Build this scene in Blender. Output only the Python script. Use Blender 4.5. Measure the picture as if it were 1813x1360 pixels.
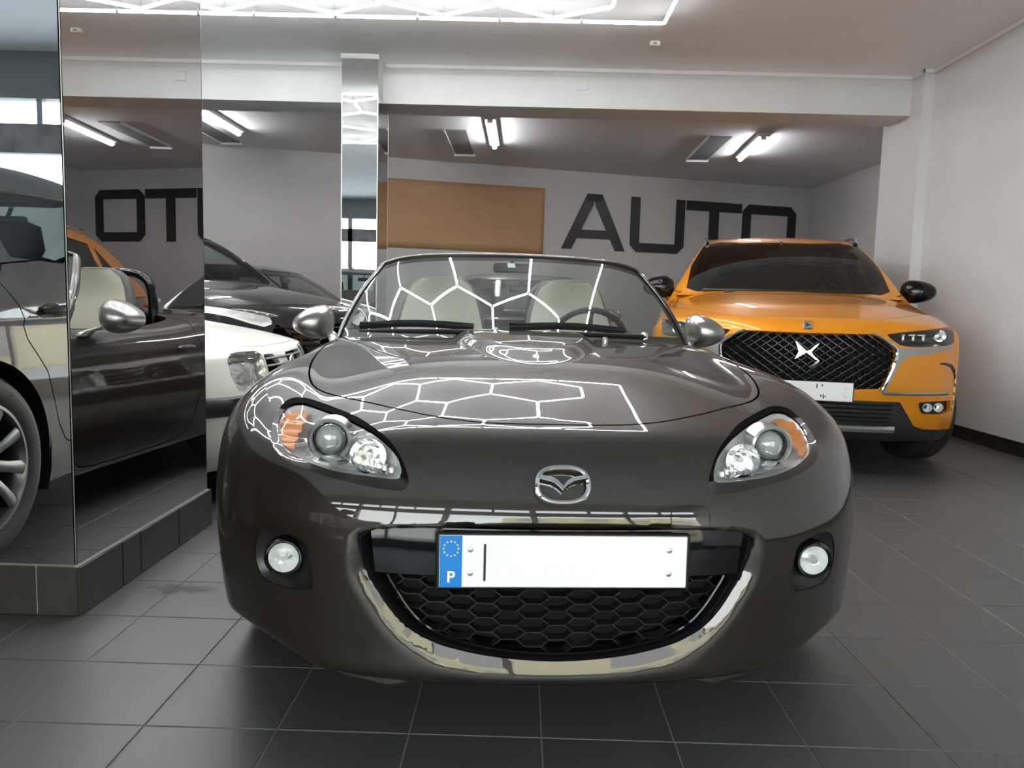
import bpy, math, random
import numpy as np
from mathutils import Matrix, Vector
random.seed(7)
SC = bpy.context.scene
for o in list(bpy.data.objects): bpy.data.objects.remove(o, do_unlink=True)
COL = SC.collection
# ---------------------------------------------------------------- camera
CAM_H = .9816
F_PX, YAW, PITCH, ROLL = 1377.76, -.009821, .10129, .026294
def cam_axes():
    cy, sy, cp, sp = math.cos(YAW), math.sin(YAW), math.cos(PITCH), math.sin(PITCH)
    fw = np.array([sy*cp, cy*cp, -sp]); r0 = np.array([cy, -sy, 0]); u0 = np.cross(r0, fw)
    cr, sr = math.cos(ROLL), math.sin(ROLL)
    return cr*r0 + sr*u0, -sr*r0 + cr*u0, fw
_r, _u, _f = cam_axes()
cd = bpy.data.cameras.new('camera'); cam = bpy.data.objects.new('camera', cd); COL.objects.link(cam)
cd.sensor_fit = 'HORIZONTAL'; cd.sensor_width = 36; cd.lens = F_PX/1813*36; cd.clip_start = .05; cd.clip_end = 200
cam.matrix_world = Matrix(((_r[0], _u[0], -_f[0], 0), (_r[1], _u[1], -_f[1], 0), (_r[2], _u[2], -_f[2], CAM_H), (0, 0, 0, 1)))
SC.camera = cam
# ---------------------------------------------------------------- sky, exposure
EXPOSURE = 1.0
SKY_STRENGTH = 5.2
TUBE_STRENGTH = 34.0
BATTEN_STRENGTH = 38.0
w = bpy.data.worlds.new('day_sky'); SC.world = w; w.use_nodes = True
nt = w.node_tree; bg = nt.nodes['Background']
tc = nt.nodes.new('ShaderNodeTexCoord'); sx = nt.nodes.new('ShaderNodeSeparateXYZ'); cr_ = nt.nodes.new('ShaderNodeValToRGB')
nt.links.new(tc.outputs['Generated'], sx.inputs[0]); nt.links.new(sx.outputs['Z'], cr_.inputs[0]); nt.links.new(cr_.outputs[0], bg.inputs[0])
cr_.color_ramp.elements[0].color = (1, .985, .955, 1); cr_.color_ramp.elements[1].color = (.62, .78, 1, 1)
bg.inputs[1].default_value = SKY_STRENGTH
SC.view_settings.view_transform = 'Standard'; SC.view_settings.look = 'None'; SC.view_settings.gamma = 1; SC.view_settings.use_curve_mapping = False
SC.view_settings.exposure = EXPOSURE
SC.cycles.use_denoising = True
SC.cycles.max_bounces = 12; SC.cycles.diffuse_bounces = 7; SC.cycles.glossy_bounces = 6; SC.cycles.transparent_max_bounces = 12
SC.cycles.caustics_reflective = False; SC.cycles.caustics_refractive = False; SC.cycles.sample_clamp_indirect = 6
# ---------------------------------------------------------------- numeric shape helpers
def smax(a, b, k):
    h = np.maximum(k - np.abs(a - b), 0.0) / k
    return np.maximum(a, b) + h * h * h * k / 6.0
def smin(a, b, k):
    return -smax(-a, -b, k)
class Sp:
    """natural cubic spline with linear ends"""
    def __init__(s, x, y):
        x = np.array(x, float); y = np.array(y, float); n = len(x); h = np.diff(x)
        A = np.eye(n); B = np.zeros(y.shape)
        for i in range(1, n - 1):
            A[i, i-1:i+2] = h[i-1], 2*(h[i-1] + h[i]), h[i]
            B[i] = 6*((y[i+1]-y[i])/h[i] - (y[i]-y[i-1])/h[i-1])
        s.x, s.y, s.m, s.h = x, y, np.linalg.solve(A, B), h
        s.d0 = (y[1]-y[0])/h[0] - h[0]*s.m[1]/6
        s.d1 = (y[-1]-y[-2])/h[-1] + h[-1]*s.m[-2]/6
    def __call__(s, t):
        t = np.asarray(t, float); c = np.clip(t, s.x[0], s.x[-1])
        i = np.clip(np.searchsorted(s.x, c, side='right') - 1, 0, len(s.h) - 1)
        h = s.h[i]; a = (s.x[i+1]-c)/h; b = 1 - a
        r = a*s.y[i] + b*s.y[i+1] + ((a**3-a)*s.m[i] + (b**3-b)*s.m[i+1])*h*h/6
        return r + np.where(t < s.x[0], (t-s.x[0])*s.d0, 0) + np.where(t > s.x[-1], (t-s.x[-1])*s.d1, 0)
class Sp2:
    """tensor spline table v[iy][ix] over (x, y)"""
    def __init__(s, xk, yk, v):
        v = np.array(v, float)
        s.bx = [Sp(xk, e) for e in np.eye(len(xk))]; s.by = [Sp(yk, e) for e in np.eye(len(yk))]; s.v = v
    def __call__(s, x, y):
        bx = [b(x) for b in s.bx]; by = [b(y) for b in s.by]; r = 0.0
        for j, yb in enumerate(by):
            q = 0.0
            for i, xb in enumerate(bx): q = q + xb * s.v[j, i]
            r = r + yb * q
        return r
def smooth_poly(pts, n=6, closed=True):
    P = np.array(pts, float); m = len(P); out = []
    for i in range(m if closed else m - 1):
        if closed: a, b, c, d = P[i-1], P[i], P[(i+1) % m], P[(i+2) % m]
        else: a, b, c, d = P[max(i-1, 0)], P[i], P[i+1], P[min(i+2, m-1)]
        for t in np.arange(n)/n:
            out.append(.5*((2*b) + (c-a)*t + (2*a-5*b+4*c-d)*t*t + (3*b-a-3*c+d)*t**3))
    if not closed: out.append(P[-1])
    return np.array(out)
def sd_poly(x, y, poly, near=False):
    """signed distance to a closed polygon, negative inside"""
    x, y = np.broadcast_arrays(np.asarray(x, float), np.asarray(y, float)); d = np.full(x.shape, 1e9); s = np.ones(x.shape); qx = np.zeros(x.shape); qy = np.zeros(x.shape)
    n = len(poly)
    for i in range(n):
        ax, ay = poly[i]; bx, by = poly[i-1]; ex, ey = bx-ax, by-ay; wx, wy = x-ax, y-ay
        t = np.clip((wx*ex + wy*ey)/(ex*ex + ey*ey + 1e-18), 0, 1)
        e2 = (wx-ex*t)**2 + (wy-ey*t)**2
        if near: k = e2 < d; qx = np.where(k, ax+ex*t, qx); qy = np.where(k, ay+ey*t, qy)
        d = np.minimum(d, e2)
        c1, c2, c3 = y >= ay, y < by, ex*wy > ey*wx
        s = np.where((c1 & c2 & c3) | (~c1 & ~c2 & ~c3), -s, s)
    return (s*np.sqrt(d), qx, qy) if near else s*np.sqrt(d)
def gradF(F, V, e=1e-3):
    g = np.empty(V.shape)
    for k in range(3):
        a = V.copy(); b = V.copy(); a[:, k] += e; b[:, k] -= e
        g[:, k] = (F(a[:, 0], a[:, 1], a[:, 2]) - F(b[:, 0], b[:, 1], b[:, 2]))/(2*e)
    return g
def normals(F, V, e=1.5e-3):
    g = gradF(F, V, e); return g/(np.linalg.norm(g, axis=1, keepdims=True) + 1e-12)
def isosurface(F, lo, hi, res, iters=4):
    """naive surface nets of F < 0, points pulled onto the exact surface; triangles face outwards"""
    ax = [np.arange(lo[k], hi[k] + res, res) for k in range(3)]
    G = F(ax[0][:, None, None], ax[1][None, :, None], ax[2][None, None, :]); G = np.broadcast_to(G, tuple(len(a) for a in ax))
    S = G < 0
    n = [len(a) - 1 for a in ax]
    cnt = np.zeros(n, np.int8)
    sl = lambda d, k: slice(d, d + n[k])
    for i in (0, 1):
        for j in (0, 1):
            for k in (0, 1): cnt += S[sl(i, 0), sl(j, 1), sl(k, 2)]
    act = (cnt > 0) & (cnt < 8); idx = np.argwhere(act); ids = np.full(n, -1, np.int64); ids[act] = np.arange(len(idx))
    acc = np.zeros((len(idx), 3)); num = np.zeros(len(idx))
    cs = [(i, j, k) for i in (0, 1) for j in (0, 1) for k in (0, 1)]
    val = {c: G[idx[:, 0]+c[0], idx[:, 1]+c[1], idx[:, 2]+c[2]] for c in cs}
    for c in cs:
        for k in range(3):
            if c[k] == 0:
                d = list(c); d[k] = 1; a, b = val[c], val[tuple(d)]; m = (a < 0) != (b < 0)
                t = np.where(m, a/np.where(m, a - b, 1), 0); p = np.tile(np.array(c, float), (len(idx), 1)); p[:, k] += t
                acc += p*m[:, None]; num += m
    V = (acc/num[:, None] + idx)*res + np.array([a[0] for a in ax])
    quads = []
    for k in range(3):
        u, w = (k+1) % 3, (k+2) % 3
        a = [slice(None)]*3; b = [slice(None)]*3; a[k] = slice(0, -1); b[k] = slice(1, None)
        A, B = S[tuple(a)], S[tuple(b)]; e = np.argwhere(A != B)
        e = e[(e[:, u] > 0) & (e[:, u] < n[u]) & (e[:, w] > 0) & (e[:, w] < n[w])]
        def cid(du, dw):
            q = e.copy(); q[:, u] -= du; q[:, w] -= dw; return ids[q[:, 0], q[:, 1], q[:, 2]]
        Q = np.stack([cid(1, 1), cid(0, 1), cid(0, 0), cid(1, 0)], 1)
        flip = ~A[e[:, 0], e[:, 1], e[:, 2]]; Q[flip] = Q[flip][:, ::-1]; quads.append(Q)
    Q = np.concatenate(quads)
    for _ in range(iters):
        f = F(V[:, 0], V[:, 1], V[:, 2]); g = gradF(F, V); st = (f/((g*g).sum(1) + 1e-9))[:, None]*g
        l = np.linalg.norm(st, axis=1, keepdims=True); V = V - st*np.minimum(1, .6*res/(l + 1e-12))
    d1 = np.linalg.norm(V[Q[:, 0]]-V[Q[:, 2]], axis=1) <= np.linalg.norm(V[Q[:, 1]]-V[Q[:, 3]], axis=1)
    T = np.concatenate([Q[d1][:, [0, 1, 2]], Q[d1][:, [0, 2, 3]], Q[~d1][:, [0, 1, 3]], Q[~d1][:, [1, 2, 3]]])
    return V, T
def clip(V, T, s):
    """keep the part of the triangles where s <= 0"""
    s = np.where(np.abs(s) < 1e-9, -1e-9, s); ins = s <= 0; c = ins[T].sum(1)
    out = [T[c == 3]]; P = T[(c == 1) | (c == 2)]
    if not len(P): return compact(V, out[0])
    cp = ins[P].sum(1); lone = np.where(cp == 1, np.argmax(ins[P], 1), np.argmin(ins[P], 1)); r = np.arange(len(P))
    a, b, d = P[r, lone], P[r, (lone+1) % 3], P[r, (lone+2) % 3]
    E = np.concatenate([np.stack([a, b], 1), np.stack([a, d], 1)]); Es = np.sort(E, 1)
    key, inv = np.unique(Es[:, 0]*np.int64(len(V)) + Es[:, 1], return_inverse=True)
    i0, i1 = key//len(V), key % len(V); t = (s[i0]/(s[i0]-s[i1]))[:, None]; NV = V[i0]*(1-t) + V[i1]*t
    ab, ad = inv[:len(P)] + len(V), inv[len(P):] + len(V); k1 = cp == 1
    out += [np.stack([a, ab, ad], 1)[k1], np.stack([ab, b, d], 1)[~k1], np.stack([ab, d, ad], 1)[~k1]]
    return compact(np.concatenate([V, NV]), np.concatenate(out))
def compact(V, T):
    u, i = np.unique(T, return_inverse=True); return V[u], i.reshape(-1, 3)
def rim(V, T, N, depth):
    """strip that gives the open border of a sheet some thickness (inwards along the normal)"""
    E = np.concatenate([T[:, [0, 1]], T[:, [1, 2]], T[:, [2, 0]]]); k = np.sort(E, 1); kk = k[:, 0]*np.int64(len(V)) + k[:, 1]
    _, inv, cnt = np.unique(kk, return_inverse=True, return_counts=True); B = E[cnt[inv] == 1]
    u, i = np.unique(B, return_inverse=True); i = i.reshape(-1, 2); n = len(u)
    RV = np.concatenate([V[u], V[u] - N[u]*depth])
    RT = np.concatenate([np.stack([i[:, 1], i[:, 0], i[:, 0]+n], 1), np.stack([i[:, 1], i[:, 0]+n, i[:, 1]+n], 1)])
    return RV, RT
# ---------------------------------------------------------------- materials
MATS = {}
def mat(name, col, rough=.5, metal=0, coat=0, emit=0, spec=.5, noise=None, bump=None, alpha=1, coat_r=.03, trans=0, ior=1.5):
    if name in MATS: return MATS[name]
    m = bpy.data.materials.new(name); m.use_nodes = True; MATS[name] = m
    nt = m.node_tree; b = nt.nodes['Principled BSDF']
    b.inputs['Base Color'].default_value = (*col, 1); b.inputs['Roughness'].default_value = rough; b.inputs['Metallic'].default_value = metal
    b.inputs['Coat Weight'].default_value = coat; b.inputs['Coat Roughness'].default_value = coat_r; b.inputs['Specular IOR Level'].default_value = spec
    b.inputs['Transmission Weight'].default_value = trans; b.inputs['IOR'].default_value = ior
    if emit: b.inputs['Emission Color'].default_value = (*col, 1); b.inputs['Emission Strength'].default_value = emit
    if noise or bump:
        tc = nt.nodes.new('ShaderNodeTexCoord')
    if noise:                                              # (scale, amount) fine tonal grain
        n = nt.nodes.new('ShaderNodeTexNoise'); n.inputs['Scale'].default_value = noise[0]; n.inputs['Detail'].default_value = 6
        nt.links.new(tc.outputs['Object'], n.inputs['Vector'])
        r = nt.nodes.new('ShaderNodeValToRGB'); a = noise[1]
        r.color_ramp.elements[0].position = .3; r.color_ramp.elements[1].position = .7
        r.color_ramp.elements[0].color = (*[c*(1-a) for c in col], 1); r.color_ramp.elements[1].color = (*[min(1, c*(1+a)) for c in col], 1)
        nt.links.new(n.outputs['Fac'], r.inputs[0]); nt.links.new(r.outputs[0], b.inputs['Base Color'])
    if bump:                                               # (scale, distance)
        n = nt.nodes.new('ShaderNodeTexNoise'); n.inputs['Scale'].default_value = bump[0]; n.inputs['Detail'].default_value = 4
        nt.links.new(tc.outputs['Object'], n.inputs['Vector'])
        bp = nt.nodes.new('ShaderNodeBump'); bp.inputs['Distance'].default_value = bump[1]; bp.inputs['Strength'].default_value = .6
        nt.links.new(n.outputs['Fac'], bp.inputs['Height']); nt.links.new(bp.outputs[0], b.inputs['Normal'])
    return m
def paint(name, base, metal=.6, rough=.32, flake=.15, spec=.5, cior=1.5):
    """clear-coated metallic car paint"""
    m = mat(name, base, rough, metal, coat=1.0, coat_r=.012, spec=spec); m.node_tree.nodes['Principled BSDF'].inputs['Coat IOR'].default_value = cior; nt = m.node_tree; b = nt.nodes['Principled BSDF']
    tc = nt.nodes.new('ShaderNodeTexCoord'); v = nt.nodes.new('ShaderNodeTexVoronoi'); v.inputs['Scale'].default_value = 900
    nt.links.new(tc.outputs['Object'], v.inputs['Vector']); h = nt.nodes.new('ShaderNodeMix'); h.data_type = 'RGBA'
    h.inputs[6].default_value = (*[c*(1-flake) for c in base], 1); h.inputs[7].default_value = (*[min(1, c*(1+flake)) for c in base], 1)
    nt.links.new(v.outputs['Color'], h.inputs[0]); nt.links.new(h.outputs[2], b.inputs['Base Color']); return m
def glass(name, tint, refl_rough=.0, ior=1.5):
    """thin pane: tinted see-through mixed with a Fresnel mirror"""
    if name in MATS: return MATS[name]
    m = bpy.data.materials.new(name); m.use_nodes = True; MATS[name] = m; nt = m.node_tree; nt.nodes.clear()
    o = nt.nodes.new('ShaderNodeOutputMaterial'); mx = nt.nodes.new('ShaderNodeMixShader'); t = nt.nodes.new('ShaderNodeBsdfTransparent'); g = nt.nodes.new('ShaderNodeBsdfGlossy')
    fr = nt.nodes.new('ShaderNodeFresnel'); fr.inputs[0].default_value = ior; t.inputs[0].default_value = (*tint, 1); g.inputs['Roughness'].default_value = refl_rough
    geo = nt.nodes.new('ShaderNodeNewGeometry'); sw = nt.nodes.new('ShaderNodeMix'); sw.inputs[2].default_value = ior; sw.inputs[3].default_value = 1/ior
    nt.links.new(geo.outputs['Backfacing'], sw.inputs[0]); 
    nt.links.new(sw.outputs[0], fr.inputs[0])                # keeps the back face from total reflection
    nt.links.new(fr.outputs[0], mx.inputs[0]); nt.links.new(t.outputs[0], mx.inputs[1]); nt.links.new(g.outputs[0], mx.inputs[2]); nt.links.new(mx.outputs[0], o.inputs[0]); return m
# ---------------------------------------------------------------- mesh building
def link(name, me, parent=None, m=None):
    o = bpy.data.objects.new(name, me); COL.objects.link(o)
    if parent is not None: o.parent = parent
    if m is not None and me is not None: me.materials.append(m)
    return o
def tag(o, label=None, cat=None, group=None, kind=None):
    for k, v in (('label', label), ('category', cat), ('group', group), ('kind', kind)):
        if v: o[k] = v
    return o
def thing(name, label, cat, loc=(0, 0, 0), rz=0, group=None):
    o = bpy.data.objects.new(name, None); COL.objects.link(o); o.location = loc; o.rotation_euler = (0, 0, rz); o.empty_display_size = .2
    return tag(o, label, cat, group)
def mk(name, V, T, m, parent=None, N=None):
    """triangle mesh from arrays, with exact normals when given"""
    V = np.asarray(V, float); T = np.asarray(T, np.int64); me = bpy.data.meshes.new(name)
    me.vertices.add(len(V)); me.vertices.foreach_set('co', V.astype(np.float32).ravel())
    me.loops.add(T.size); me.loops.foreach_set('vertex_index', T.astype(np.int32).ravel())
    me.polygons.add(len(T)); me.polygons.foreach_set('loop_start', np.arange(0, T.size, T.shape[1], dtype=np.int32))
    me.update(calc_edges=True); me.polygons.foreach_set('use_smooth', np.ones(len(T), bool))
    if N is not None: me.normals_split_custom_set_from_vertices(np.asarray(N, np.float32))
    return link(name, me, parent, m)
class MB:
    """collects boxes, tubes, lofts and lathes into ONE mesh"""
    def __init__(s): s.v = []; s.f = []
    def add(s, V, F):
        n = len(s.v); s.v += [tuple(map(float, p)) for p in V]; s.f += [tuple(i+n for i in f) for f in F]; return s
    def box(s, c, d, rz=0, bev=0, R=None):
        x, y, z = [q/2 for q in d]; b = min(bev, x*.9, y*.9, z*.9)
        if b <= 0:
            P = [(sx*x, sy*y, sz*z) for sx in (-1, 1) for sy in (-1, 1) for sz in (-1, 1)]
            F = [(0, 1, 3, 2), (4, 6, 7, 5), (0, 4, 5, 1), (2, 3, 7, 6), (0, 2, 6, 4), (1, 5, 7, 3)]
        else:
            def ring(z_, i): return [(sx*(x-i) , sy*(y-i), z_) if False else (sx*(x-ix), sy*(y-iy), z_) for sx, sy, ix, iy in
                ((-1,-1,i,i+b),(-1,-1,i+b,i),(1,-1,i+b,i),(1,-1,i,i+b),(1,1,i,i+b),(1,1,i+b,i),(-1,1,i+b,i),(-1,1,i,i+b))]
            P = ring(-z, b) + ring(-z+b, 0) + ring(z-b, 0) + ring(z, b); F = []
            for k in range(3):
                for q in range(8): F.append((k*8+q, k*8+(q+1) % 8, k*8+8+(q+1) % 8, k*8+8+q))
            F += [tuple(range(7, -1, -1)), tuple(range(24, 32))]
        P = np.array(P, float)
        if R is not None: P = P @ np.array(R).T
        if rz: cc, ss = math.cos(rz), math.sin(rz); P = np.stack([P[:, 0]*cc-P[:, 1]*ss, P[:, 0]*ss+P[:, 1]*cc, P[:, 2]], 1)
        return s.add(P + np.array(c, float), F)
    def loft(s, rings, closed=True, caps=True):
        n = len(rings[0]); V = [p for r in rings for p in r]; F = []
        for k in range(len(rings)-1):
            for q in range(n if closed else n-1): F.append((k*n+q, k*n+(q+1) % n, (k+1)*n+(q+1) % n, (k+1)*n+q))
        if caps and closed: F += [tuple(range(n-1, -1, -1)), tuple(range((len(rings)-1)*n, len(rings)*n))]
        return s.add(V, F)
    def tube(s, path, r, n=8, closed=False, flat=1.0, up=(0, 0, 1)):
        P = np.array(path, float); m = len(P); rings = []
        for i in range(m):
            t = (P[(i+1) % m]-P[i-1]) if closed else P[min(i+1, m-1)]-P[max(i-1, 0)]
            t = t/(np.linalg.norm(t)+1e-12); u = np.array(up, float); 
            if abs(t@u) > .95: u = np.array([1., 0, 0]) if abs(t[0]) < .9 else np.array([0, 1., 0])
            a = np.cross(t, u); a /= np.linalg.norm(a); b = np.cross(a, t); rr = r[i] if hasattr(r, '__len__') else r
            rings.append([P[i] + rr*(math.cos(q*2*math.pi/n)*a + flat*math.sin(q*2*math.pi/n)*b) for q in range(n)])
        if closed: rings.append(rings[0])
        return s.loft(rings, True, not closed)
    def lathe(s, prof, n=32, c=(0, 0, 0), axis='z', caps=False):
        """prof: (radius, along)"""
        rings = []
        for r, h in prof:
            R = []
            for q in range(n):
                a = q*2*math.pi/n; u, v = r*math.cos(a), r*math.sin(a)
                R.append({'z': (u, v, h), 'x': (h, u, v), 'y': (v, h, u)}[axis])
            rings.append([tuple(np.array(p)+np.array(c)) for p in R])
        return s.loft(rings, True, caps)
    def prism(s, poly, a0, a1, axis='y'):
        """polygon extruded along an axis; poly is (x,z) for y, (x,y) for z, (y,z) for x"""
        def p(u, v, h): return {'y': (u, h, v), 'z': (u, v, h), 'x': (h, u, v)}[axis]
        n = len(poly); V = [p(u, v, a0) for u, v in poly] + [p(u, v, a1) for u, v in poly]
        A = sum(poly[i-1][0]*poly[i][1]-poly[i][0]*poly[i-1][1] for i in range(n)); fl = (A > 0) ^ (axis == 'y')
        F = [(i, (i+1) % n, n+(i+1) % n, n+i) for i in range(n)] + [tuple(range(n-1, -1, -1)), tuple(range(n, 2*n))]
        if not fl: F = [f[::-1] for f in F]
        return s.add(V, F)
    def build(s, name, m, parent=None, smooth=True, angle=35):
        me = bpy.data.meshes.new(name); me.from_pydata(s.v, [], s.f); me.update()
        if smooth:
            me.polygons.foreach_set('use_smooth', np.ones(len(me.polygons), bool)); me.set_sharp_from_angle(angle=math.radians(angle))
        return link(name, me, parent, m)
def box(name, c, d, m, parent=None, rz=0, bev=0): return MB().box(c, d, rz, bev).build(name, m, parent, smooth=bev > 0)
def dup(o, parent=None, loc=None):
    c = o.copy(); COL.objects.link(c)
    if parent is not None: c.parent = parent
    if loc is not None: c.location = loc
    return c
# ---------------------------------------------------------------- room
XR, YB, HC, ZR = 3.577, 7.333, 3.134, 3.03
XL, YF = -6.6, -2.6
WALL = mat('wall_paint', (.70, .705, .705), .75, noise=(3, .03), bump=(60, .002))
CEIL = mat('ceiling_paint', (.89, .92, .93), .8, noise=(2, .02))
TRIM = mat('white_trim', (.85, .83, .8), .5)
GROUT = mat('grout', (.21, .20, .19), .7)
def floor_mat():
    m = mat('floor_tile', (.022, .020, .020), .30, spec=1.0); nt = m.node_tree; b = nt.nodes['Principled BSDF']; b.inputs['IOR'].default_value = 1.85
    g = nt.nodes.new('ShaderNodeNewGeometry')
    n1 = nt.nodes.new('ShaderNodeTexNoise'); n1.inputs['Scale'].default_value = 9; n1.inputs['Detail'].default_value = 8
    nt.links.new(g.outputs['Position'], n1.inputs['Vector'])
    r1 = nt.nodes.new('ShaderNodeValToRGB'); r1.color_ramp.elements[0].position = .25; r1.color_ramp.elements[1].position = .75
    r1.color_ramp.elements[0].color = (.027, .0245, .025, 1); r1.color_ramp.elements[1].color = (.036, .0325, .0325, 1); nt.links.new(n1.outputs['Fac'], r1.inputs[0])
    vo = nt.nodes.new('ShaderNodeTexVoronoi'); vo.inputs['Scale'].default_value = 26; nt.links.new(g.outputs['Position'], vo.inputs['Vector'])
    lt = nt.nodes.new('ShaderNodeMath'); lt.operation = 'LESS_THAN'; lt.inputs[1].default_value = .030; nt.links.new(vo.outputs['Distance'], lt.inputs[0])
    sp = nt.nodes.new('ShaderNodeMix'); sp.data_type = 'RGBA'; sp.inputs[7].default_value = (.22, .21, .205, 1)
    nt.links.new(lt.outputs[0], sp.inputs[0]); nt.links.new(r1.outputs[0], sp.inputs[6])
    # the dusty patch swept against the mirrored column
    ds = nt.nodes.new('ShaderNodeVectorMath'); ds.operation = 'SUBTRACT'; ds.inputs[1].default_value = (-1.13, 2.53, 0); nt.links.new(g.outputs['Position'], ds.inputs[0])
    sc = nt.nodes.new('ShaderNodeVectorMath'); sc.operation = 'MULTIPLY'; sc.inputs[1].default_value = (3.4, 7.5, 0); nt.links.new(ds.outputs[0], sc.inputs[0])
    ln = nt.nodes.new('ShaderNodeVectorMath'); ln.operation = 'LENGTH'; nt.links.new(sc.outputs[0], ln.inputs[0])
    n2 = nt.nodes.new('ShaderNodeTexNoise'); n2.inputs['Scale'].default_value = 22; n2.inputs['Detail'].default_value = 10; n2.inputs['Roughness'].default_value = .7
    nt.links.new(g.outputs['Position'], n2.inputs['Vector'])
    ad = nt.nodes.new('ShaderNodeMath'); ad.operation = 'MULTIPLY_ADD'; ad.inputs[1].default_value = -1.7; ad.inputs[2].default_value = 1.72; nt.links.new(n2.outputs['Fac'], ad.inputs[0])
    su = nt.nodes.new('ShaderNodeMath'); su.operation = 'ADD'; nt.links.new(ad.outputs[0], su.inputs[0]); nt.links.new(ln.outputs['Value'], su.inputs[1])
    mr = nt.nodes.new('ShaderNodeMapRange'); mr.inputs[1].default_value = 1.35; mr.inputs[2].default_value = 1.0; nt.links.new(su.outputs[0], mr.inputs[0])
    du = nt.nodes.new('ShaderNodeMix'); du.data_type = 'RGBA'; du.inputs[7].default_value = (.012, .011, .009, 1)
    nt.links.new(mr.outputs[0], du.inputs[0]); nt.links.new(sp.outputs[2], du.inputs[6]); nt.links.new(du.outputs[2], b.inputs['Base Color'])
    rr = nt.nodes.new('ShaderNodeMapRange'); rr.inputs[3].default_value = .48; rr.inputs[4].default_value = .55; nt.links.new(n1.outputs['Fac'], rr.inputs[0])
    r2 = nt.nodes.new('ShaderNodeMath'); r2.operation = 'MULTIPLY_ADD'; r2.inputs[1].default_value = .35; nt.links.new(mr.outputs[0], r2.inputs[0]); nt.links.new(rr.outputs[0], r2.inputs[2])
    nt.links.new(r2.outputs[0], b.inputs['Roughness']); return m
TILE = floor_mat()
PIT = .30353; TX0, TY0 = .0733*CAM_H, 1.71739*CAM_H; GW = .0035
fl = tag(MB().box(((XL+5.2)/2, (YF+14)/2, -.0519), (5.2-XL, 14.4-YF, .1)).build('floor', GROUT, smooth=False), kind='structure')
tile_me = MB().box((0, 0, -.003), (PIT-GW, PIT-GW, .006), bev=.0012).build('tile', TILE, fl, smooth=False)
cells = []
for i in range(-24, 18):
    for j in range(-16, 42):
        x, y = TX0 + (i+.5)*PIT, TY0 + (j+.5)*PIT
        if XL-.2 < x < 5.2 and YF < y < 14:
            P = np.array([x, y, -CAM_H]); zc = P @ _f
            ok = False
            if zc > .3:
                u, v = 906.5 + F_PX*(P @ _r)/zc, 680 - F_PX*(P @ _u)/zc
                ok = -140 < u < 1960 and 400 < v < 1560 and not (x < -1.5 and y > 2.3) and x < XR+.1
            cells.append((not ok, y, x))
cells.sort(); rest = MB(); k = 0
for bad, y, x in cells:
    if not bad and k < 298:
        if k == 0: tile_me.location = (x, y, 0)
        else: dup(tile_me, fl, (x, y, 0))
        k += 1
    else: rest.box((x, y, -.003), (PIT-GW, PIT-GW, .006))
tag(rest.build('tile_field', TILE, fl, smooth=False), kind='stuff')
def S(o): return tag(o, kind='structure')
T_ = .12
S(box('wall_right', (XR+T_/2, (YF+YB+.5)/2, HC/2), (T_, YB+.5-YF, HC), WALL))
S(box('wall_left', (XL-T_/2, (YF+14)/2, HC/2), (T_, 14-YF, HC), WALL))
S(box('ceiling', ((XL+XR)/2, (YF+YB)/2+.2, HC+.06), (XR-XL+.3, YB-YF+.4, .12), CEIL))
S(box('beam', ((XL+XR)/2, YB+.21, (2.785+HC)/2), (XR-XL, .42, HC-2.785), WALL))
S(box('pillar', (XR-.047, 7.49, HC/2), (.095, .74, HC), WALL))
S(box('rear_ceiling', ((XL+6)/2, 11.3, ZR+.05), (6-XL, 7.3, .1), mat('rear_ceiling_paint', (.78, .775, .78), .85)))
# back wall, at an angle to the beam
SL = .288; A0 = np.array([-2.591, 11.155])
def bwy(x): return A0[1] + SL*(x - A0[0])
L_ = 13.4; cx = -.6; ang = math.atan(SL)
S(MB().box((0, .06, 1.55), (L_, .12, 3.1)).build('wall_back', mat('back_wall_paint', (.47, .45, .445), .8, noise=(2, .04)), smooth=False))
wb = bpy.data.objects['wall_back']; wb.location = (cx, bwy(cx), 0); wb.rotation_euler = (0, 0, ang)
S(box('wall_rear_right', (4.90, 10.7, 1.55), (.12, 5.9, 3.1), MATS['back_wall_paint'], rz=math.radians(1.7)))
S(box('wall_return', (4.25, YB+.46, 1.55), (1.5, .1, 3.1), WALL))
# ceiling trims
tr = MB()
def strip(mb, p, q, h=.035, d=.02):
    p, q = np.array(p, float), np.array(q, float); L = np.linalg.norm(q-p); a = math.atan2(q[1]-p[1], q[0]-p[0])
    mb.box(((p[0]+q[0])/2, (p[1]+q[1])/2, HC-h/2), (L+d, d, h), rz=a, bev=.004)
strip(tr, (XL, YB-.01), (-1.66, YB-.01)); strip(tr, (-1.29, YB-.01), (XR-.105, YB-.01)); S(tr.build('trim_1', TRIM))
tr = MB(); strip(tr, (XR-.105, YB), (XR-.105, 7.11)); strip(tr, (XR-.105, 7.11), (XR-.01, 7.11)); strip(tr, (XR-.01, 7.11), (XR-.01, YF)); S(tr.build('trim_2', TRIM))
BB = mat('black_skirting', (.018, .017, .018), .25, noise=(8, .2))
bb = S(MB().build('baseboard_right', BB, smooth=False))
bp = MB().box((XR-.006, 0, .052), (.012, .497, .104), bev=.002).build('tile', BB, bb); n = 0
for k in range(20):
    y = YF + .25 + .5*k
    if y < 7.0:
        if n == 0: bp.location = (0, y, 0)
        else: dup(bp, bb, (0, y, 0))
        n += 1
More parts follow.
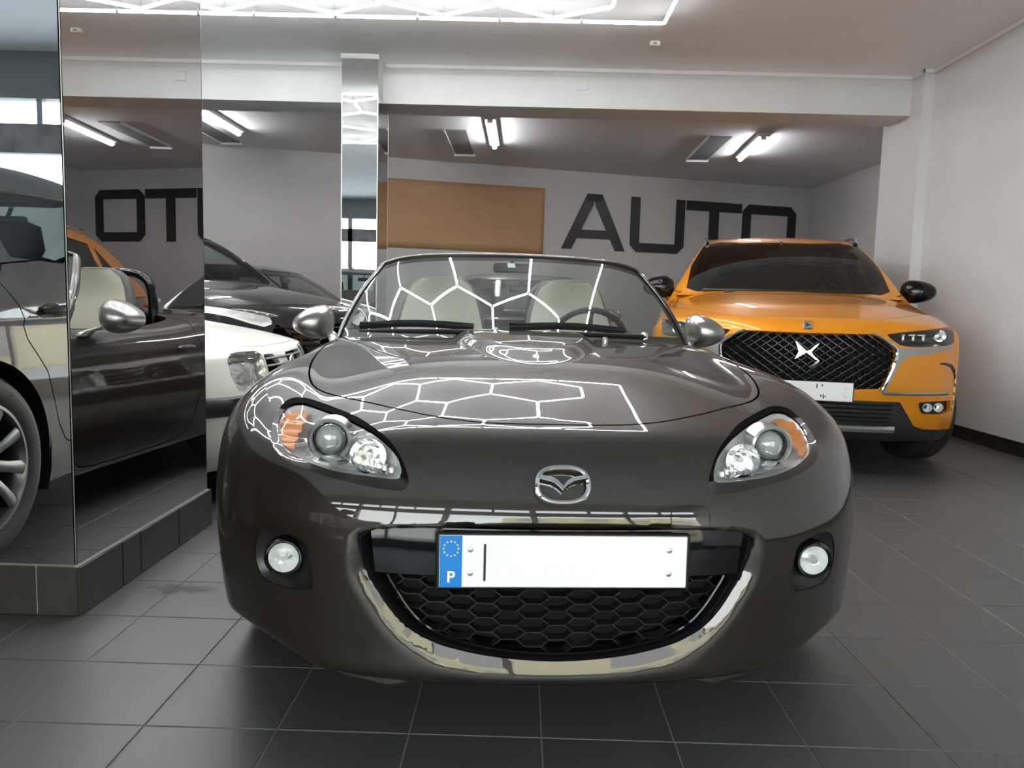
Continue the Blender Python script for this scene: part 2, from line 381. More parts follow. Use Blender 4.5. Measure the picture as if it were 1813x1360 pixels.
# mirror-clad columns
def mirror_mat(name, tint): return mat(name, tint, .0, 1.0)
MIR = mirror_mat('grey_mirror', (.80, .80, .81)); MIRB = mirror_mat('clear_mirror', (.88, .88, .88)); EDGE = mat('mirror_edge', (.50, .54, .48), .3, .6)
SKT = mat('skirting_tile', (.055, .048, .046), .35, noise=(9, .2)); LG = mat('light_grout', (.45, .44, .42), .8)
C1x0, C1x1, C1y0, C1y1 = -1.80, -1.338, 2.292, 3.285
c1 = S(box('column_front', ((C1x0+C1x1)/2, (C1y0+C1y1)/2, HC/2), (C1x1-C1x0-.012, C1y1-C1y0-.012, HC), WALL))
BH = .155
box('mirror_panel', ((C1x0+C1x1)/2, C1y0+.003, (BH+HC)/2), (C1x1-C1x0-.004, .006, HC-BH-.002), MIR, c1)
box('mirror_panel', (C1x1-.003, (C1y0+C1y1)/2, (BH+HC)/2), (.006, C1y1-C1y0-.004, HC-BH-.002), MIR, c1)
for q in ((C1x1-.003, C1y0+.003), (C1x1-.003, C1y1-.003)): box('edge_strip', (q[0], q[1], (BH+HC)/2), (.006, .006, HC-BH-.002), EDGE, c1)
plh = MB().box(((C1x0+C1x1)/2, (C1y0+C1y1)/2, BH/2), (C1x1-C1x0+.020, C1y1-C1y0+.020, BH-.004)).build('plinth', LG, c1, smooth=False)
def skt(c, d): box('tile', c, d, SKT, plh, bev=.0015)
xs = [C1x0, -1.605, -1.455, C1x1+.012]
for a, b_ in zip(xs, xs[1:]): skt(((a+b_)/2, C1y0-.012, BH/2), (b_-a-.006, .010, BH-.004))
ys = [C1y0-.014, 2.535, 2.66, 2.965, C1y1+.01]
for a, b_ in zip(ys, ys[1:]): skt((C1x1+.012, (a+b_)/2, BH/2), (.010, b_-a-.006, BH-.004))
C2x0, C2x1, C2y0, C2y1 = -1.640, -1.315, 7.068, 7.60
c2 = S(box('column_rear', ((C2x0+C2x1)/2, (C2y0+C2y1)/2, (HC-.0)/2), (C2x1-C2x0-.012, C2y1-C2y0-.012, HC-.002), WALL))
box('mirror_panel', ((C2x0+C2x1)/2, C2y0+.003, HC/2-.02), (C2x1-C2x0-.004, .006, HC-.04), MIRB, c2)
box('mirror_panel', (C2x1-.003, (C2y0+C2y1)/2, 1.39), (.006, C2y1-C2y0-.004, 2.78), MIR, c2)
for q in ((C2x1-.003, C2y0+.003), (C2x0+.003, C2y0+.003), (C2x1-.003, C2y1-.003)): box('edge_strip', (q[0], q[1], 1.39), (.008, .008, 2.78), EDGE, c2)
box('ceiling_strip', ((C2x0+C2x1)/2, C2y0-.006, HC-.02), (C2x1-C2x0+.01, .014, .04), TRIM, c2)
# street front behind the camera
SF = mat('shopfront_grey', (.26, .285, .30), .5); ALU = mat('shopfront_frame', (.42, .43, .44), .4, .6)
PANE = glass('window_glass', (.96, .98, .97))
S(box('wall_front_top', ((XL+XR)/2, YF-.06, (2.72+HC)/2), (XR-XL+.2, .12, HC-2.72), SF))
S(box('wall_front_band', ((XL+XR)/2, YF-.06, 2.37), (XR-XL+.2, .10, .26), mat('shopfront_band', (.30, .30, .30), .6, noise=(7, .3))))
S(box('wall_front_base', ((XL+XR)/2, YF-.06, .15), (XR-XL+.2, .12, .3), SF))
xs = np.linspace(XL, XR, 8)
for i in range(7):
    wn = S(box('window_%d' % (i+1), (xs[i], YF-.06, 1.37), (.09, .10, 2.72), ALU))
    box('pane', ((xs[i]+xs[i+1])/2, YF-.06, 1.27), (xs[i+1]-xs[i]-.08, .008, 1.94), PANE, wn)
    box('pane', ((xs[i]+xs[i+1])/2, YF-.06, 2.61), (xs[i+1]-xs[i]-.08, .008, .22), PANE, wn)
    box('mullion', ((xs[i]+xs[i+1])/2, YF-.06, 2.61), (.05, .06, .22), ALU, wn)
S(box('pavement', (0, -14, -.06), (60, 22.6, .1), mat('pavement_concrete', (.50, .49, .46), .8, noise=(5, .15))))
bl = thing('street_building', 'pale yellow building across the street seen only as reflections', 'building', (8.2, -15, 0))
bw_ = box('facade', (0, -1.5, 3.2), (15, 3, 6.4), mat('yellow_render', (.82, .71, .46), .8), bl)
for i in range(5):
    for j in range(2): box('window_frame', (-6+3*i, .02, 1.6+2.9*j), (1.3, .08, 1.5), mat('dark_window', (.40, .40, .38), .3), bl)
# ---------------------------------------------------------------- lamps of the room
TUBE = mat('led_tube', (.985, .99, 1), .5, emit=TUBE_STRENGTH); CLIP = mat('grey_clip', (.5, .5, .5), .5); SIDE = mat('led_tube_side', (.985, .99, 1), .5, emit=TUBE_STRENGTH*.25); DIFF = mat('led_tube_back', (.985, .99, 1), .5, emit=TUBE_STRENGTH*.02)
hl = thing('hexagon_ceiling_light', 'white honeycomb LED tube light with rectangular border under the ceiling', 'ceiling light', (0, 0, 0))
HZ = 3.075; hs = (HZ-CAM_H)/(HC-CAM_H); s_ = .477*hs; wx = math.sqrt(3)*s_
hx0, hy0 = .18*hs, 6.09*hs
bx1, bx0, by1, by0 = 1.02*hs, 1.02*hs-4.99*hs, 6.155*hs, 6.155*hs-5*s_-.13*hs
tubes = {}
def tb(p, q):
    k = tuple(sorted(((round(p[0], 3), round(p[1], 3)), (round(q[0], 3), round(q[1], 3))))); tubes[k] = 1
for row in range(3):
    cy_ = hy0 - s_ - row*1.5*s_
    for k in range(6 if row == 1 else 5):
        cx_ = hx0 - wx*k - (wx/2 if row == 1 else 0)
        if row == 1 and k > 3: continue
        P = [(cx_ + s_*math.sin(a*math.pi/3), cy_ + s_*math.cos(a*math.pi/3)) for a in range(6)]
        for a in range(6): tb(P[a], P[(a+1) % 6])
nb = 8
for i in range(nb):
    for yy in (by0, by1): tb((bx1-(bx1-bx0)*i/nb, yy), (bx1-(bx1-bx0)*(i+1)/nb, yy))
for i in range(5):
    for xx in (bx0, bx1): tb((xx, by0+(by1-by0)*i/5), (xx, by0+(by1-by0)*(i+1)/5))
ends = set()
for (p, q) in tubes:
    p3, q3 = np.array([*p, HZ]), np.array([*q, HZ]); d = (q3-p3)/np.linalg.norm(q3-p3)
    to = MB().tube([p3+d*.012, q3-d*.012], .0125, 10).build('tube', TUBE, hl); ends.add(p); ends.add(q)
    to.data.materials.append(DIFF); to.data.materials.append(SIDE)                       # the back of each tube is its milky housing, much dimmer
    for pl in to.data.polygons:
        h_ = (pl.center.z - HZ)/.0125; pl.material_index = 1 if h_ > -.05 or len(pl.vertices) > 4 else (0 if h_ < -.5 else 2)
cl = MB()
for e in ends:
    cl.tube([(e[0], e[1], HZ-.006), (e[0], e[1], HZ+.018)], .011, 6); cl.tube([(e[0], e[1], HZ+.018), (e[0], e[1], HC)], .003, 5)
tag(cl.build('connector', CLIP, hl), kind='stuff')
BAT = mat('fluorescent_tube', (.97, .985, 1), .5, emit=BATTEN_STRENGTH); HOUS = mat('batten_white', (.7, .7, .7), .5)
zb = ZR
for i, (x0, y0, x1, y1, lab) in enumerate(((-.402, 8.77, -.40, 10.14, 'fluorescent batten on rear ceiling above the brown paper sheet'),
        (2.74, 9.28, 2.83, 10.55, 'fluorescent batten on rear ceiling above the orange car'), (-3.52, 8.58, -3.51, 9.71, 'fluorescent batten on rear ceiling left of the slim mirrored column'))):
    L = math.hypot(x1-x0, y1-y0); a = math.atan2(y1-y0, x1-x0)
    t = thing('fluorescent_batten', lab, 'ceiling light', ((x0+x1)/2, (y0+y1)/2, zb), a, 'fluorescent battens on the rear ceiling')
    MB().box((0, 0, -.02), (L+.06, .13, .04), bev=.006).build('housing', HOUS, t); MB().tube([(-L/2, 0, -.062), (L/2, 0, -.062)], .024, 12).build('tube', BAT, t)
    MB().box((-L/2-.012, 0, -.05), (.025, .06, .05)).build('socket', HOUS, t); MB().box((L/2+.012, 0, -.05), (.025, .06, .05)).build('socket', HOUS, t)
GV = mat('vent_grey', (.20, .20, .20), .6); LV = mat('vent_edge', (.55, .54, .53), .5)
for i, (x, y, w_, l_, a, lab) in enumerate(((-.84, 10.2, .25, 1.46, 0, 'recessed ceiling hatch left of the middle fluorescent batten'), (2.32, 10.2, .26, 1.46, -.03, 'recessed ceiling hatch left of the right fluorescent batten'),
        (-3.9, 9.82, .25, 1.4, 0, 'recessed ceiling hatch left of the left fluorescent batten'))):
    t = thing('ceiling_hatch', lab, 'hatch', (x, y, ZR), a, 'hatches in the rear ceiling')
    MB().box((0, 0, -.006), (w_, l_, .012)).build('panel', GV, t, smooth=False)
    MB().box((0, l_/2, -.02), (w_+.04, .03, .04)).box((-w_/2-.012, 0, -.012), (.02, l_, .024)).build('frame', LV, t, smooth=False)
# small things on ceiling and beam
sb = thing('alarm_sensor', 'small white box sensor on ceiling beside the honeycomb light', 'sensor', (1.02, 6.57, HC))
MB().box((0, 0, -.018), (.085, .05, .036), bev=.006).build('case', TRIM, sb); MB().box((0, -.026, -.018), (.03, .003, .01)).build('lens', GV, sb)
cv = thing('cover_plate', 'painted square cover plate on the beam face', 'cover plate', (.50, YB, 2.985))
MB().box((0, -.004, 0), (.10, .008, .085), bev=.003).build('plate', WALL, cv); MB().box((0, -.009, 0), (.086, .003, .07), bev=.001).build('lid', WALL, cv)
sk = thing('wall_socket', 'small grey wall socket low on the right wall', 'socket', (XR, 5.45, .285))
MB().box((-.006, 0, 0), (.012, .085, .085), bev=.004).build('plate', HOUS, sk); MB().lathe([(.0001, -.010), (.021, -.010), (.023, -.013), (.026, -.012)], 20, (0, 0, 0), 'x').build('outlet', GV, sk)
# kraft paper and letters on the back wall
def on_back(x0, z0):                                    # frame of the back wall
    return (x0, bwy(x0), z0)
kp = mat('kraft_paper', (.40, .235, .125), .75); nt = kp.node_tree; b = nt.nodes['Principled BSDF']
tc = nt.nodes.new('ShaderNodeTexCoord'); mp = nt.nodes.new('ShaderNodeMapping'); mp.inputs['Scale'].default_value = (.5, 1, 7); n = nt.nodes.new('ShaderNodeTexNoise'); n.inputs['Scale'].default_value = 2; n.inputs['Detail'].default_value = 5
nt.links.new(tc.outputs['Object'], mp.inputs[0]); nt.links.new(mp.outputs[0], n.inputs['Vector']); r = nt.nodes.new('ShaderNodeValToRGB')
r.color_ramp.elements[0].position = .3; r.color_ramp.elements[0].color = (.37, .215, .115, 1); r.color_ramp.elements[1].position = .75; r.color_ramp.elements[1].color = (.42, .25, .135, 1)
nt.links.new(n.outputs['Fac'], r.inputs[0]); nt.links.new(r.outputs[0], b.inputs['Base Color'])
q0, q1 = -2.48, .302; qc = (q0+q1)/2; ln = (q1-q0)/math.cos(ang); pm = MB(); nx, nz = 40, 8; V = []; Fc = []
for j in range(nz+1):
    for i in range(nx+1):
        V.append((-ln/2+ln*i/nx, -.006-.006*math.sin(i*.9+j*.5)*math.sin(j*1.9)*(1 if 0 < j < nz else 0), -.491+.982*j/nz))
for j in range(nz):
    for i in range(nx): k = j*(nx+1)+i; Fc.append((k, k+1, k+nx+2, k+nx+1))
pm.add(V, Fc); po = pm.build('kraft_paper_sheet', kp); po.location = on_back(qc, 2.252); po.rotation_euler = (0, 0, ang)
so = po.modifiers.new('t', 'SOLIDIFY'); so.thickness = .002
tag(po, 'wide brown kraft paper sheet covering part of the grey back wall', 'paper sheet')
LET = mat('black_letter', (.012, .013, .016), .5)
def letter(ch, x0, z0, polys, lab):
    o = thing('sign_letter', lab, 'letter', on_back(x0, z0), ang, 'large black letters on the back wall')
    return o
HL = .845; E_ = .15
def up(*p): return p
t0 = .9
def poly_letter(name, lab, x, strokes):
    m = MB()
    for st in strokes: m.prism(st, -.022, -.001, 'y')
    o = m.build('sign_letter', LET, smooth=False); o.location = on_back(x, 1.862); o.rotation_euler = (0, 0, ang); tag(o, lab, 'letter', 'large black letters on the back wall')
H = HL; k = .151
wA = 1.046; mA = wA/2
poly_letter('A', 'black capital letter A, first of the word, beside brown paper', 0.574, [
    [(0, 0), (.165, 0), (.165+.26, H*.62), (mA-.055, H), (mA-.12, H)][:0] or [(0, 0), (.16, 0), (mA-.02, H*.80), (mA-.0, H), (mA-.12, H)],
    [(wA, 0), (mA+.12, H), (mA, H), (mA+.02, H*.80), (wA-.16, 0)],
    [(.25, .17), (wA-.25, .17), (wA-.31, .30), (.31, .30)], [(mA-.13, H-.11), (mA+.13, H-.11), (mA+.12, H), (mA-.12, H)]])
wU = .924; c_ = .108
poly_letter('U', 'black capital letter U, second of the word', 1.662, [
    [(0, c_), (k, c_+.04), (k, H), (0, H)], [(0, c_), (c_, 0), (wU-c_, 0), (wU, c_), (wU-k, c_+.04), (wU-k-.02, k-.01), (k+.02, k-.01), (k, c_+.04)], [(wU-k, c_+.04), (wU, c_), (wU, H), (wU-k, H)]])
wT = .983
poly_letter('T', 'black capital letter T, third of the word', 2.580, [[(0, H-k), (wT, H-k), (wT, H), (0, H)], [(wT/2-.085, 0), (wT/2+.085, 0), (wT/2+.085, H-k+.001), (wT/2-.085, H-k+.001)]])
wO = .995
poly_letter('O', 'black letter O, last of the word, half hidden by the orange car', 3.549, [
    [(0, c_), (c_, 0), (wO-c_, 0), (wO, c_), (wO-k, k), (k, k)], [(0, c_), (k, k), (k, H-k), (0, H-c_)], [(wO-k, k), (wO, c_), (wO, H-c_), (wO-k, H-k)], [(k, H-k), (wO-k, H-k), (wO, H-c_), (wO-c_, H), (c_, H), (0, H-c_)]])
# ---------------------------------------------------------------- roadster body surface (x across, y back from the plate, z up)
RX = [0, .2, .4, .55, .65, .72, .79, .86, .95]
RY = [-.1, .0, .12, .25, .4, .6, .8, 1.0, 1.2, 1.45, 1.8, 2.6, 2.9, 3.2, 3.6, 4.0]
RT_ = [[.590, .588, .575, .55, .52, .50, .47, .43, .37],
 [.640, .638, .625, .600, .57, .55, .52, .48, .42],
 [.685, .682, .665, .628, .595, .57, .54, .50, .43],
 [.725, .722, .705, .668, .638, .615, .585, .54, .46],
 [.765, .762, .745, .714, .691, .681, .66, .61, .52],
 [.808, .805, .790, .761, .747, .751, .738, .685, .58],
 [.836, .833, .818, .792, .778, .785, .768, .710, .61],
 [.851, .848, .836, .818, .804, .802, .776, .712, .61],
 [.859, .856, .848, .838, .829, .817, .783, .714, .61],
 [.863, .861, .855, .848, .842, .830, .792, .72, .62],
 [.868, .866, .858, .850, .843, .830, .80, .73, .62],
 [.885, .883, .873, .862, .852, .838, .81, .74, .63],
 [.900, .900, .890, .88, .87, .86, .835, .76, .66],
 [.905, .905, .900, .885, .875, .862, .84, .77, .66],
 [.885, .880, .875, .855, .845, .83, .80, .73, .62],
 [.830, .825, .820, .80, .78, .76, .72, .66, .56]]
rTop = Sp2(RX, RY, RT_)
rN0 = Sp([.08, .12, .16, .20, .27, .35, .45, .52, .57, .62, .68, .75, .85], [.14, .085, .050, .043, .036, .028, .022, .033, .052, .080, .125, .200, .33])
rP = Sp([0, .12, .25, .35, .45, .55, .65, .72, .78, .82, .85, .88, .95], [0, .002, .012, .026, .053, .092, .155, .215, .285, .345, .405, .49, .85])
rW = Sp([0, .4, .6, .8, 1.05, 1.4, 1.9, 2.5, 2.85, 3.15, 3.5, 3.8, 4.0], [.858, .860, .866, .868, .846, .826, .826, .838, .856, .866, .85, .80, .74])
rWz = Sp([.1, .2, .3, .42, .55, .65, .75, .85, .95], [-.11, -.052, -.024, -.006, 0, -.008, -.030, -.075, -.14])
rR = Sp([.1, .25, .4, .6, .75, .9], [3.85, 3.92, 3.95, 3.96, 3.93, 3.85])
def F_road0(x, y, z):
    x = np.sqrt(x*x + 1e-6)
    e = np.sqrt((x/.235)**2 + ((y-1.32)/.62)**2)
    t = np.clip((1.12 - e)/.24, 0, 1); bul = .024*t*t*(3 - 2*t)
    top = z - rTop(x, y) - bul
    side = x - rW(y) - rWz(z)
    front = (rN0(z) + rP(x) - y)*.85
    rear = y - rR(z) + .32*x*x
    f = smax(smax(top, side, .08), front, .06)
    f = smax(f, rear*.9, .12)
    t = np.clip((x - .42)/.33, 0, 1); return smax(f, .135 + .066*t*t*(3 - 2*t) - z, .03)

R_LENS = smooth_poly([(.661, .714), (.674, .706), (.680, .690), (.675, .672), (.664, .656), (.648, .643), (.620, .633), (.586, .623), (.543, .614), (.507, .608), (.469, .605), (.423, .603), (.378, .601), (.356, .603),
 (.350, .612), (.353, .628), (.366, .649), (.389, .668), (.417, .683), (.450, .692), (.498, .701), (.546, .707), (.596, .712), (.633, .716)], 3)
R_BEZ = smooth_poly([(.666, .722), (.683, .713), (.690, .690), (.685, .664), (.672, .642), (.650, .625), (.621, .613), (.583, .604), (.525, .593), (.468, .586), (.413, .579), (.368, .576), (.342, .577),
 (.331, .592), (.337, .615), (.354, .645), (.380, .671), (.419, .690), (.466, .703), (.526, .712), (.601, .720), (.637, .723)], 3)
_m = [(0, .509), (.10, .509), (.19, .507), (.255, .503), (.325, .500), (.385, .493), (.420, .485), (.437, .472), (.434, .452), (.424, .420), (.408, .385), (.390, .356), (.362, .315), (.327, .279), (.282, .253), (.24, .238), (.165, .222), (.078, .212), (0, .2085)]
def sym(p): return p + [(-x, z) for x, z in p[::-1] if abs(x) > 1e-6]
R_MOUTH = smooth_poly(sym(_m), 3)
R_FOG = smooth_poly([(.639, .465), (.672, .455), (.690, .426), (.695, .380), (.676, .338), (.637, .331), (.580, .333), (.546, .342), (.541, .365), (.550, .414), (.559, .447), (.599, .461)], 3)
R_HOOD = smooth_poly(sym([(0, .196), (.10, .198), (.186, .208), (.276, .238), (.366, .296), (.44, .362), (.52, .440), (.581, .510), (.630, .590), (.660, .690), (.679, .800), (.692, .930), (.700, 1.06), (.704, 1.25), (.702, 1.44), (.685, 1.55), (.60, 1.48), (.45, 1.39), (.22, 1.325), (0, 1.31)]), 3)
R_COCK = smooth_poly(sym([(0, 1.38), (.3, 1.42), (.52, 1.53), (.68, 1.68), (.71, 1.80), (.712, 2.2), (.69, 2.5), (.64, 2.70), (.5, 2.80), (.3, 2.83), (0, 2.84)]), 3)
R_DOOR = smooth_poly([(1.60, .80), (1.59, .60), (1.61, .40), (1.67, .27), (1.80, .235), (2.2, .232), (2.48, .24), (2.59, .30), (2.67, .45), (2.72, .65), (2.71, .80), (2.68, 1.0), (1.62, 1.0)], 2)
def mouth_cut(f, y, sd, qx, qz):
    # the mouth: straight hole, with a chamfer that faces forwards and up along its sides and bottom
    w = np.clip((.495 - qz)/.09, 0, 1); yo = rN0(qz) + rP(qx) + .026*w
    m = smin(sd, sd*.34 - (yo - y)*.94, .006)
    return smax(f, -smax(m, y - .22, .02), .014)
def F_road(x, y, z):
    f = F_road0(x, y, z)
    if f.ndim == 1:
        k = np.nonzero((y < .42) & (z < .6))[0]
        if len(k): f[k] = mouth_cut(f[k], y[k], *sd_poly(np.abs(x[k]), z[k], R_MOUTH, True))
        return f
    n = int((y < .45).sum()); f[:, :n] = mouth_cut(f[:, :n], y[:, :n], *sd_poly(np.abs(x), z, R_MOUTH, True))
    return f
# ---------------------------------------------------------------- shared car materials
BLK = mat('black_plastic', (.012, .012, .013), .35); BLKG = mat('gloss_black', (.005, .005, .006), .05, spec=.35); RUB = mat('tyre_rubber', (.018, .018, .018), .6, bump=(80, .002))
CHR = mat('chrome', (.86, .86, .87), .05, 1.0); SILV = mat('satin_silver', (.60, .60, .60), .28, .9); UNDER = mat('underbody_black', (.004, .004, .004), .9)
LENSG = glass('lamp_glass', (.96, .97, .97)); AMB = mat('amber_reflector', (.95, .30, .04), .3, 0, coat=.6); LAMPS = mat('lamp_reflector', (.92, .94, .94), .22, .45, bump=(55, .012), coat=.3); LAMPC = mat('clear_lamp_bowl', (.80, .81, .80), .15, .7, bump=(9, .02), coat=.5)
REDL = mat('red_lamp', (.45, .01, .01), .15, coat=.5); PLW = mat('plate_white', (.88, .89, .90), .35); PLB = mat('plate_blue', (.0, .20, .62), .4); INK = mat('plate_ink', (.01, .01, .01), .5)
DRK = mat('dark_trim', (.02, .02, .021), .55); RIMM = mat('alloy', (.42, .42, .42), .25, .9)
CARGL = glass('car_glass', (.62, .68, .66)); TINTG = glass('tinted_glass', (.16, .18, .18), ior=1.55); DISC = mat('brake_disc', (.25, .25, .25), .4, .8)
GSK = mat('gasket_black', (.004, .004, .004), .7, spec=.05)
def shell(name, F, V, T, m, parent, N=None, depth=.012, edge=None):
    """a body panel: the sheet plus a folded-in edge"""
    if N is None: N = normals(F, V)
    RV, RT = rim(V, T, N, depth); RN = -np.tile(N[:1]*0, (len(RV), 1))
    e = np.concatenate([V, RV]); t = np.concatenate([T, RT + len(V)])
    # normals of the folded edge from its faces
    fn = np.cross(RV[RT[:, 1]]-RV[RT[:, 0]], RV[RT[:, 2]]-RV[RT[:, 0]]); RN = np.zeros(RV.shape)
    for k in range(3): np.add.at(RN, RT[:, k], fn)
    RN /= np.linalg.norm(RN, axis=1, keepdims=True) + 1e-12
    o = mk(name, e, t, m, parent, np.concatenate([N, RN]))
    if edge:                                               # (material, test on the middle of an edge face)
        o.data.materials.append(edge[0]); idx = np.zeros(len(t), np.int32); idx[len(T):] = edge[1](RV[RT].mean(1)); o.data.polygons.foreach_set('material_index', idx)
    return o
def sheet(name, F, V, T, off, m, parent, fl=False):
    """the same surface moved along its normal"""
    N = normals(F, V); return mk(name, V + N*off, T, m, parent, N)
def wheel(parent, loc, r, wd, rr, spokes, side, rimmat, style='straight', turn=0):
    """tyre with rim (spokes, hub) and brake disc; side = +1 when the outer face looks to +x"""
    b = wd/2; t = MB(); sh = r - rr
    prof = [(rr, -b*.86), (rr+sh*.25, -b*.98), (rr+sh*.6, -b), (r-sh*.18, -b*.93), (r-.012, -b*.82), (r-.001, -b*.70), (r, -b*.55), (r-.007, -b*.52), (r-.007, -b*.46), (r, -b*.43), (r, -b*.06), (r-.007, -b*.03), (r-.007, b*.03), (r, b*.06)]
    prof += [(q, -h) for q, h in prof[::-1][4:]][0:0] + [(r, b*.43), (r-.007, b*.46), (r-.007, b*.52), (r, b*.55), (r-.001, b*.70), (r-.012, b*.82), (r-sh*.18, b*.93), (rr+sh*.6, b), (rr+sh*.25, b*.98), (rr, b*.86)]
    o = t.lathe(prof, 56, axis='x').build('wheel', RUB, parent, angle=50); o.location = loc; o.rotation_euler = (0, 0, turn)
    f = side*b; m = MB()
    m.lathe([(rr+.004, f*.90), (rr+.006, f*.97), (rr-.006, f*.98), (rr-.02, f*.80), (rr-.03, f*.3), (rr-.03, -f*.8), (rr+.002, -f*.86)], 48, axis='x')
    m.lathe([(.001, f*.80), (.05, f*.80), (.062, f*.74), (.066, f*.4), (.001, f*.4)], 24, axis='x')
    for k in range(spokes):
        a = 2*math.pi*k/spokes; ca, sa = math.cos(a), math.sin(a)
        rings = []
        for q, (rad, w_, fx) in enumerate(((.045, .026, .72), (.10, .022, .80), (rr*.6, .020, .88), (rr-.008, .027, .90))):
            tw = (.05*q if style == 'twist' else 0); c2, s2 = math.cos(a+tw), math.sin(a+tw); ring = []
            for (u, h) in ((-w_, fx-.0), (-w_*.5, fx+.05), (w_*.5, fx+.05), (w_, fx), (w_*.8, fx-.22), (-w_*.8, fx-.22)):
                ring.append((f*h, rad*c2 - u*s2, rad*s2 + u*c2))
            rings.append(ring if side > 0 else ring[::-1])
        m.loft(rings)
    m.build('rim', rimmat, o, angle=40)
    MB().lathe([(.03, f*.05), (rr*.72, f*.05), (rr*.72, -f*.05), (.03, -f*.05)], 40, axis='x').build('brake_disc', DISC, o)
    return o
def euro_plate(parent, y, z, tilt, stroke=True, blue=True, name='licence_plate'):
    R = Matrix.Rotation(tilt, 3, 'X'); R = np.array(R)
    p = MB().box((0, 0, 0), (.535, .010, .122), bev=.004).build(name, BLK, parent); p.location = (0, y, z); p.rotation_euler = (tilt, 0, 0)
    MB().box((0, -.006, 0), (.520, .004, .110), bev=.0015).build('plate_face', PLW, p)
    if blue:
        MB().box((-.236, -.0085, 0), (.046, .0016, .108), bev=.0006).build('country_band', PLB, p)
        st = MB(); STR = mat('plate_star', (.75, .70, .15), .5)
        for k in range(12):
            a = k*math.pi/6; cx, cz = -.236+.0155*math.sin(a), .027+.0155*math.cos(a)
            pts = [(cx+(.0028 if q % 2 == 0 else .0012)*math.sin(q*math.pi/5), cz+(.0028 if q % 2 == 0 else .0012)*math.cos(q*math.pi/5)) for q in range(10)]
            st.prism(pts, -.0101, -.0092, 'y')
        tag(st.build('star_ring', STR, p, smooth=False), kind='stuff')
        L = MB(); x0, z0 = -.243, -.044
        L.prism([(x0, z0), (x0+.0048, z0), (x0+.0048, z0+.024), (x0, z0+.024)], -.0103, -.0092)
        ring = [(x0+.0048, z0+.024), (x0+.011, z0+.024), (x0+.0150, z0+.0215), (x0+.0158, z0+.017), (x0+.0150, z0+.0125), (x0+.011, z0+.010), (x0+.0048, z0+.010), (x0+.0048, z0+.0140), (x0+.0095, z0+.0140), (x0+.0112, z0+.0155), (x0+.0112, z0+.0185), (x0+.0095, z0+.0200), (x0+.0048, z0+.0200)]
        L.prism(ring, -.0103, -.0092); L.build('letter', PLW, p, smooth=False)
    if stroke: MB().box((-.166, -.0085, -.002), (.005, .0014, .078)).build('ink_stroke', INK, p, smooth=False)
    for sx in (-.196, .222):
        for sz in (-.025, .025):
            MB().lathe([(.0001, -.0105), (.0035, -.0105), (.0055, -.0095), (.006, -.008)], 14, (sx, 0, sz), 'y').build('screw', SILV, p)
    return p
# ---------------------------------------------------------------- the roadster
ROAD = paint('dolphin_grey_paint', (.0205, .0148, .0102), .45, .45, .04, .3, 1.7)
RQ = (.1024, 1.5918, .075)
roadster = thing('roadster', 'dark bronze grey open-top roadster with headlights beside a wide smiling grille', 'car', (RQ[0], RQ[1], 0), RQ[2])
SKIP_ROAD = False
V, T = isosurface(F_road, (-.93, -.03, .09), (.93, 4.06, .98), .0115)
def cutk(V, T, fn): return clip(V, T, fn(V))
A = np.abs
sdf = dict(
    hood=lambda V: np.where(V[:, 2] > .55, sd_poly(A(V[:, 0]), V[:, 1], R_HOOD), 1.),
    bez=lambda V: np.where(V[:, 1] < .75, sd_poly(A(V[:, 0]), V[:, 2], R_BEZ), 1.),
    lens=lambda V: np.where(V[:, 1] < .75, sd_poly(A(V[:, 0]), V[:, 2], R_LENS), 1.),
    mouth=lambda V: np.where(V[:, 1] < .45, sd_poly(A(V[:, 0]), V[:, 2], R_MOUTH), 1.),
    fog=lambda V: np.where(V[:, 1] < .6, sd_poly(A(V[:, 0]), V[:, 2], R_FOG), 1.),
    cock=lambda V: np.where(V[:, 2] > .55, sd_poly(A(V[:, 0]), V[:, 1], R_COCK), 1.),
    door=lambda V: np.where(A(V[:, 0]) > .5, sd_poly(V[:, 1], V[:, 2], R_DOOR), 1.),
    archf=lambda V: np.where(A(V[:, 0]) > .5, np.hypot(V[:, 1]-.80, V[:, 2]-.308)-.345, 1.),
    archr=lambda V: np.where(A(V[:, 0]) > .5, np.hypot(V[:, 1]-3.13, V[:, 2]-.308)-.345, 1.))
GAP = .0028
hoodV, hoodT = cutk(V, T, lambda P: sdf['hood'](P)+GAP)
lensV, lensT = cutk(V, T, sdf['lens']); lensV, lensT = cutk(lensV, lensT, lambda P: .55-P[:, 2])
bezV, bezT = cutk(V, T, sdf['bez']); bezV, bezT = cutk(bezV, bezT, lambda P: .5-P[:, 2]); bezV, bezT = cutk(bezV, bezT, lambda P: -sdf['lens'](P))
fogV, fogT = cutk(V, T, lambda P: sdf['fog'](P)); fogV, fogT = cutk(fogV, fogT, lambda P: .6-A(P[:, 0])-.1)
doorV, doorT = cutk(V, T, lambda P: sdf['door'](P)+GAP); doorV, doorT = cutk(doorV, doorT, lambda P: -sdf['cock'](P))
BV, BT = V, T
for k in ('hood', 'door'): BV, BT = cutk(BV, BT, lambda P: GAP-sdf[k](P))
for k, g in (('bez', 0), ('fog', 0), ('cock', 0), ('archf', 0), ('archr', 0)): BV, BT = cutk(BV, BT, lambda P: g-sdf[k](P))
BV, BT = cutk(BV, BT, lambda P: -(sdf['mouth'](P)+.016))
seam = lambda P: P[:, 2] - (.600 + .30*np.clip(A(P[:, 0])-.352, 0, 1))
shell('body', F_road, BV, BT, ROAD, roadster, depth=.02, edge=(GSK, lambda P: ((P[:, 1] < .6) & (A(P[:, 0]) > .31) & (P[:, 2] > .57) & (seam(P) > 0) & (sd_poly(A(P[:, 0]), P[:, 2], R_BEZ) < .015)).astype(np.int32)))
shell('hood', F_road, hoodV, hoodT, ROAD, roadster, depth=.016)
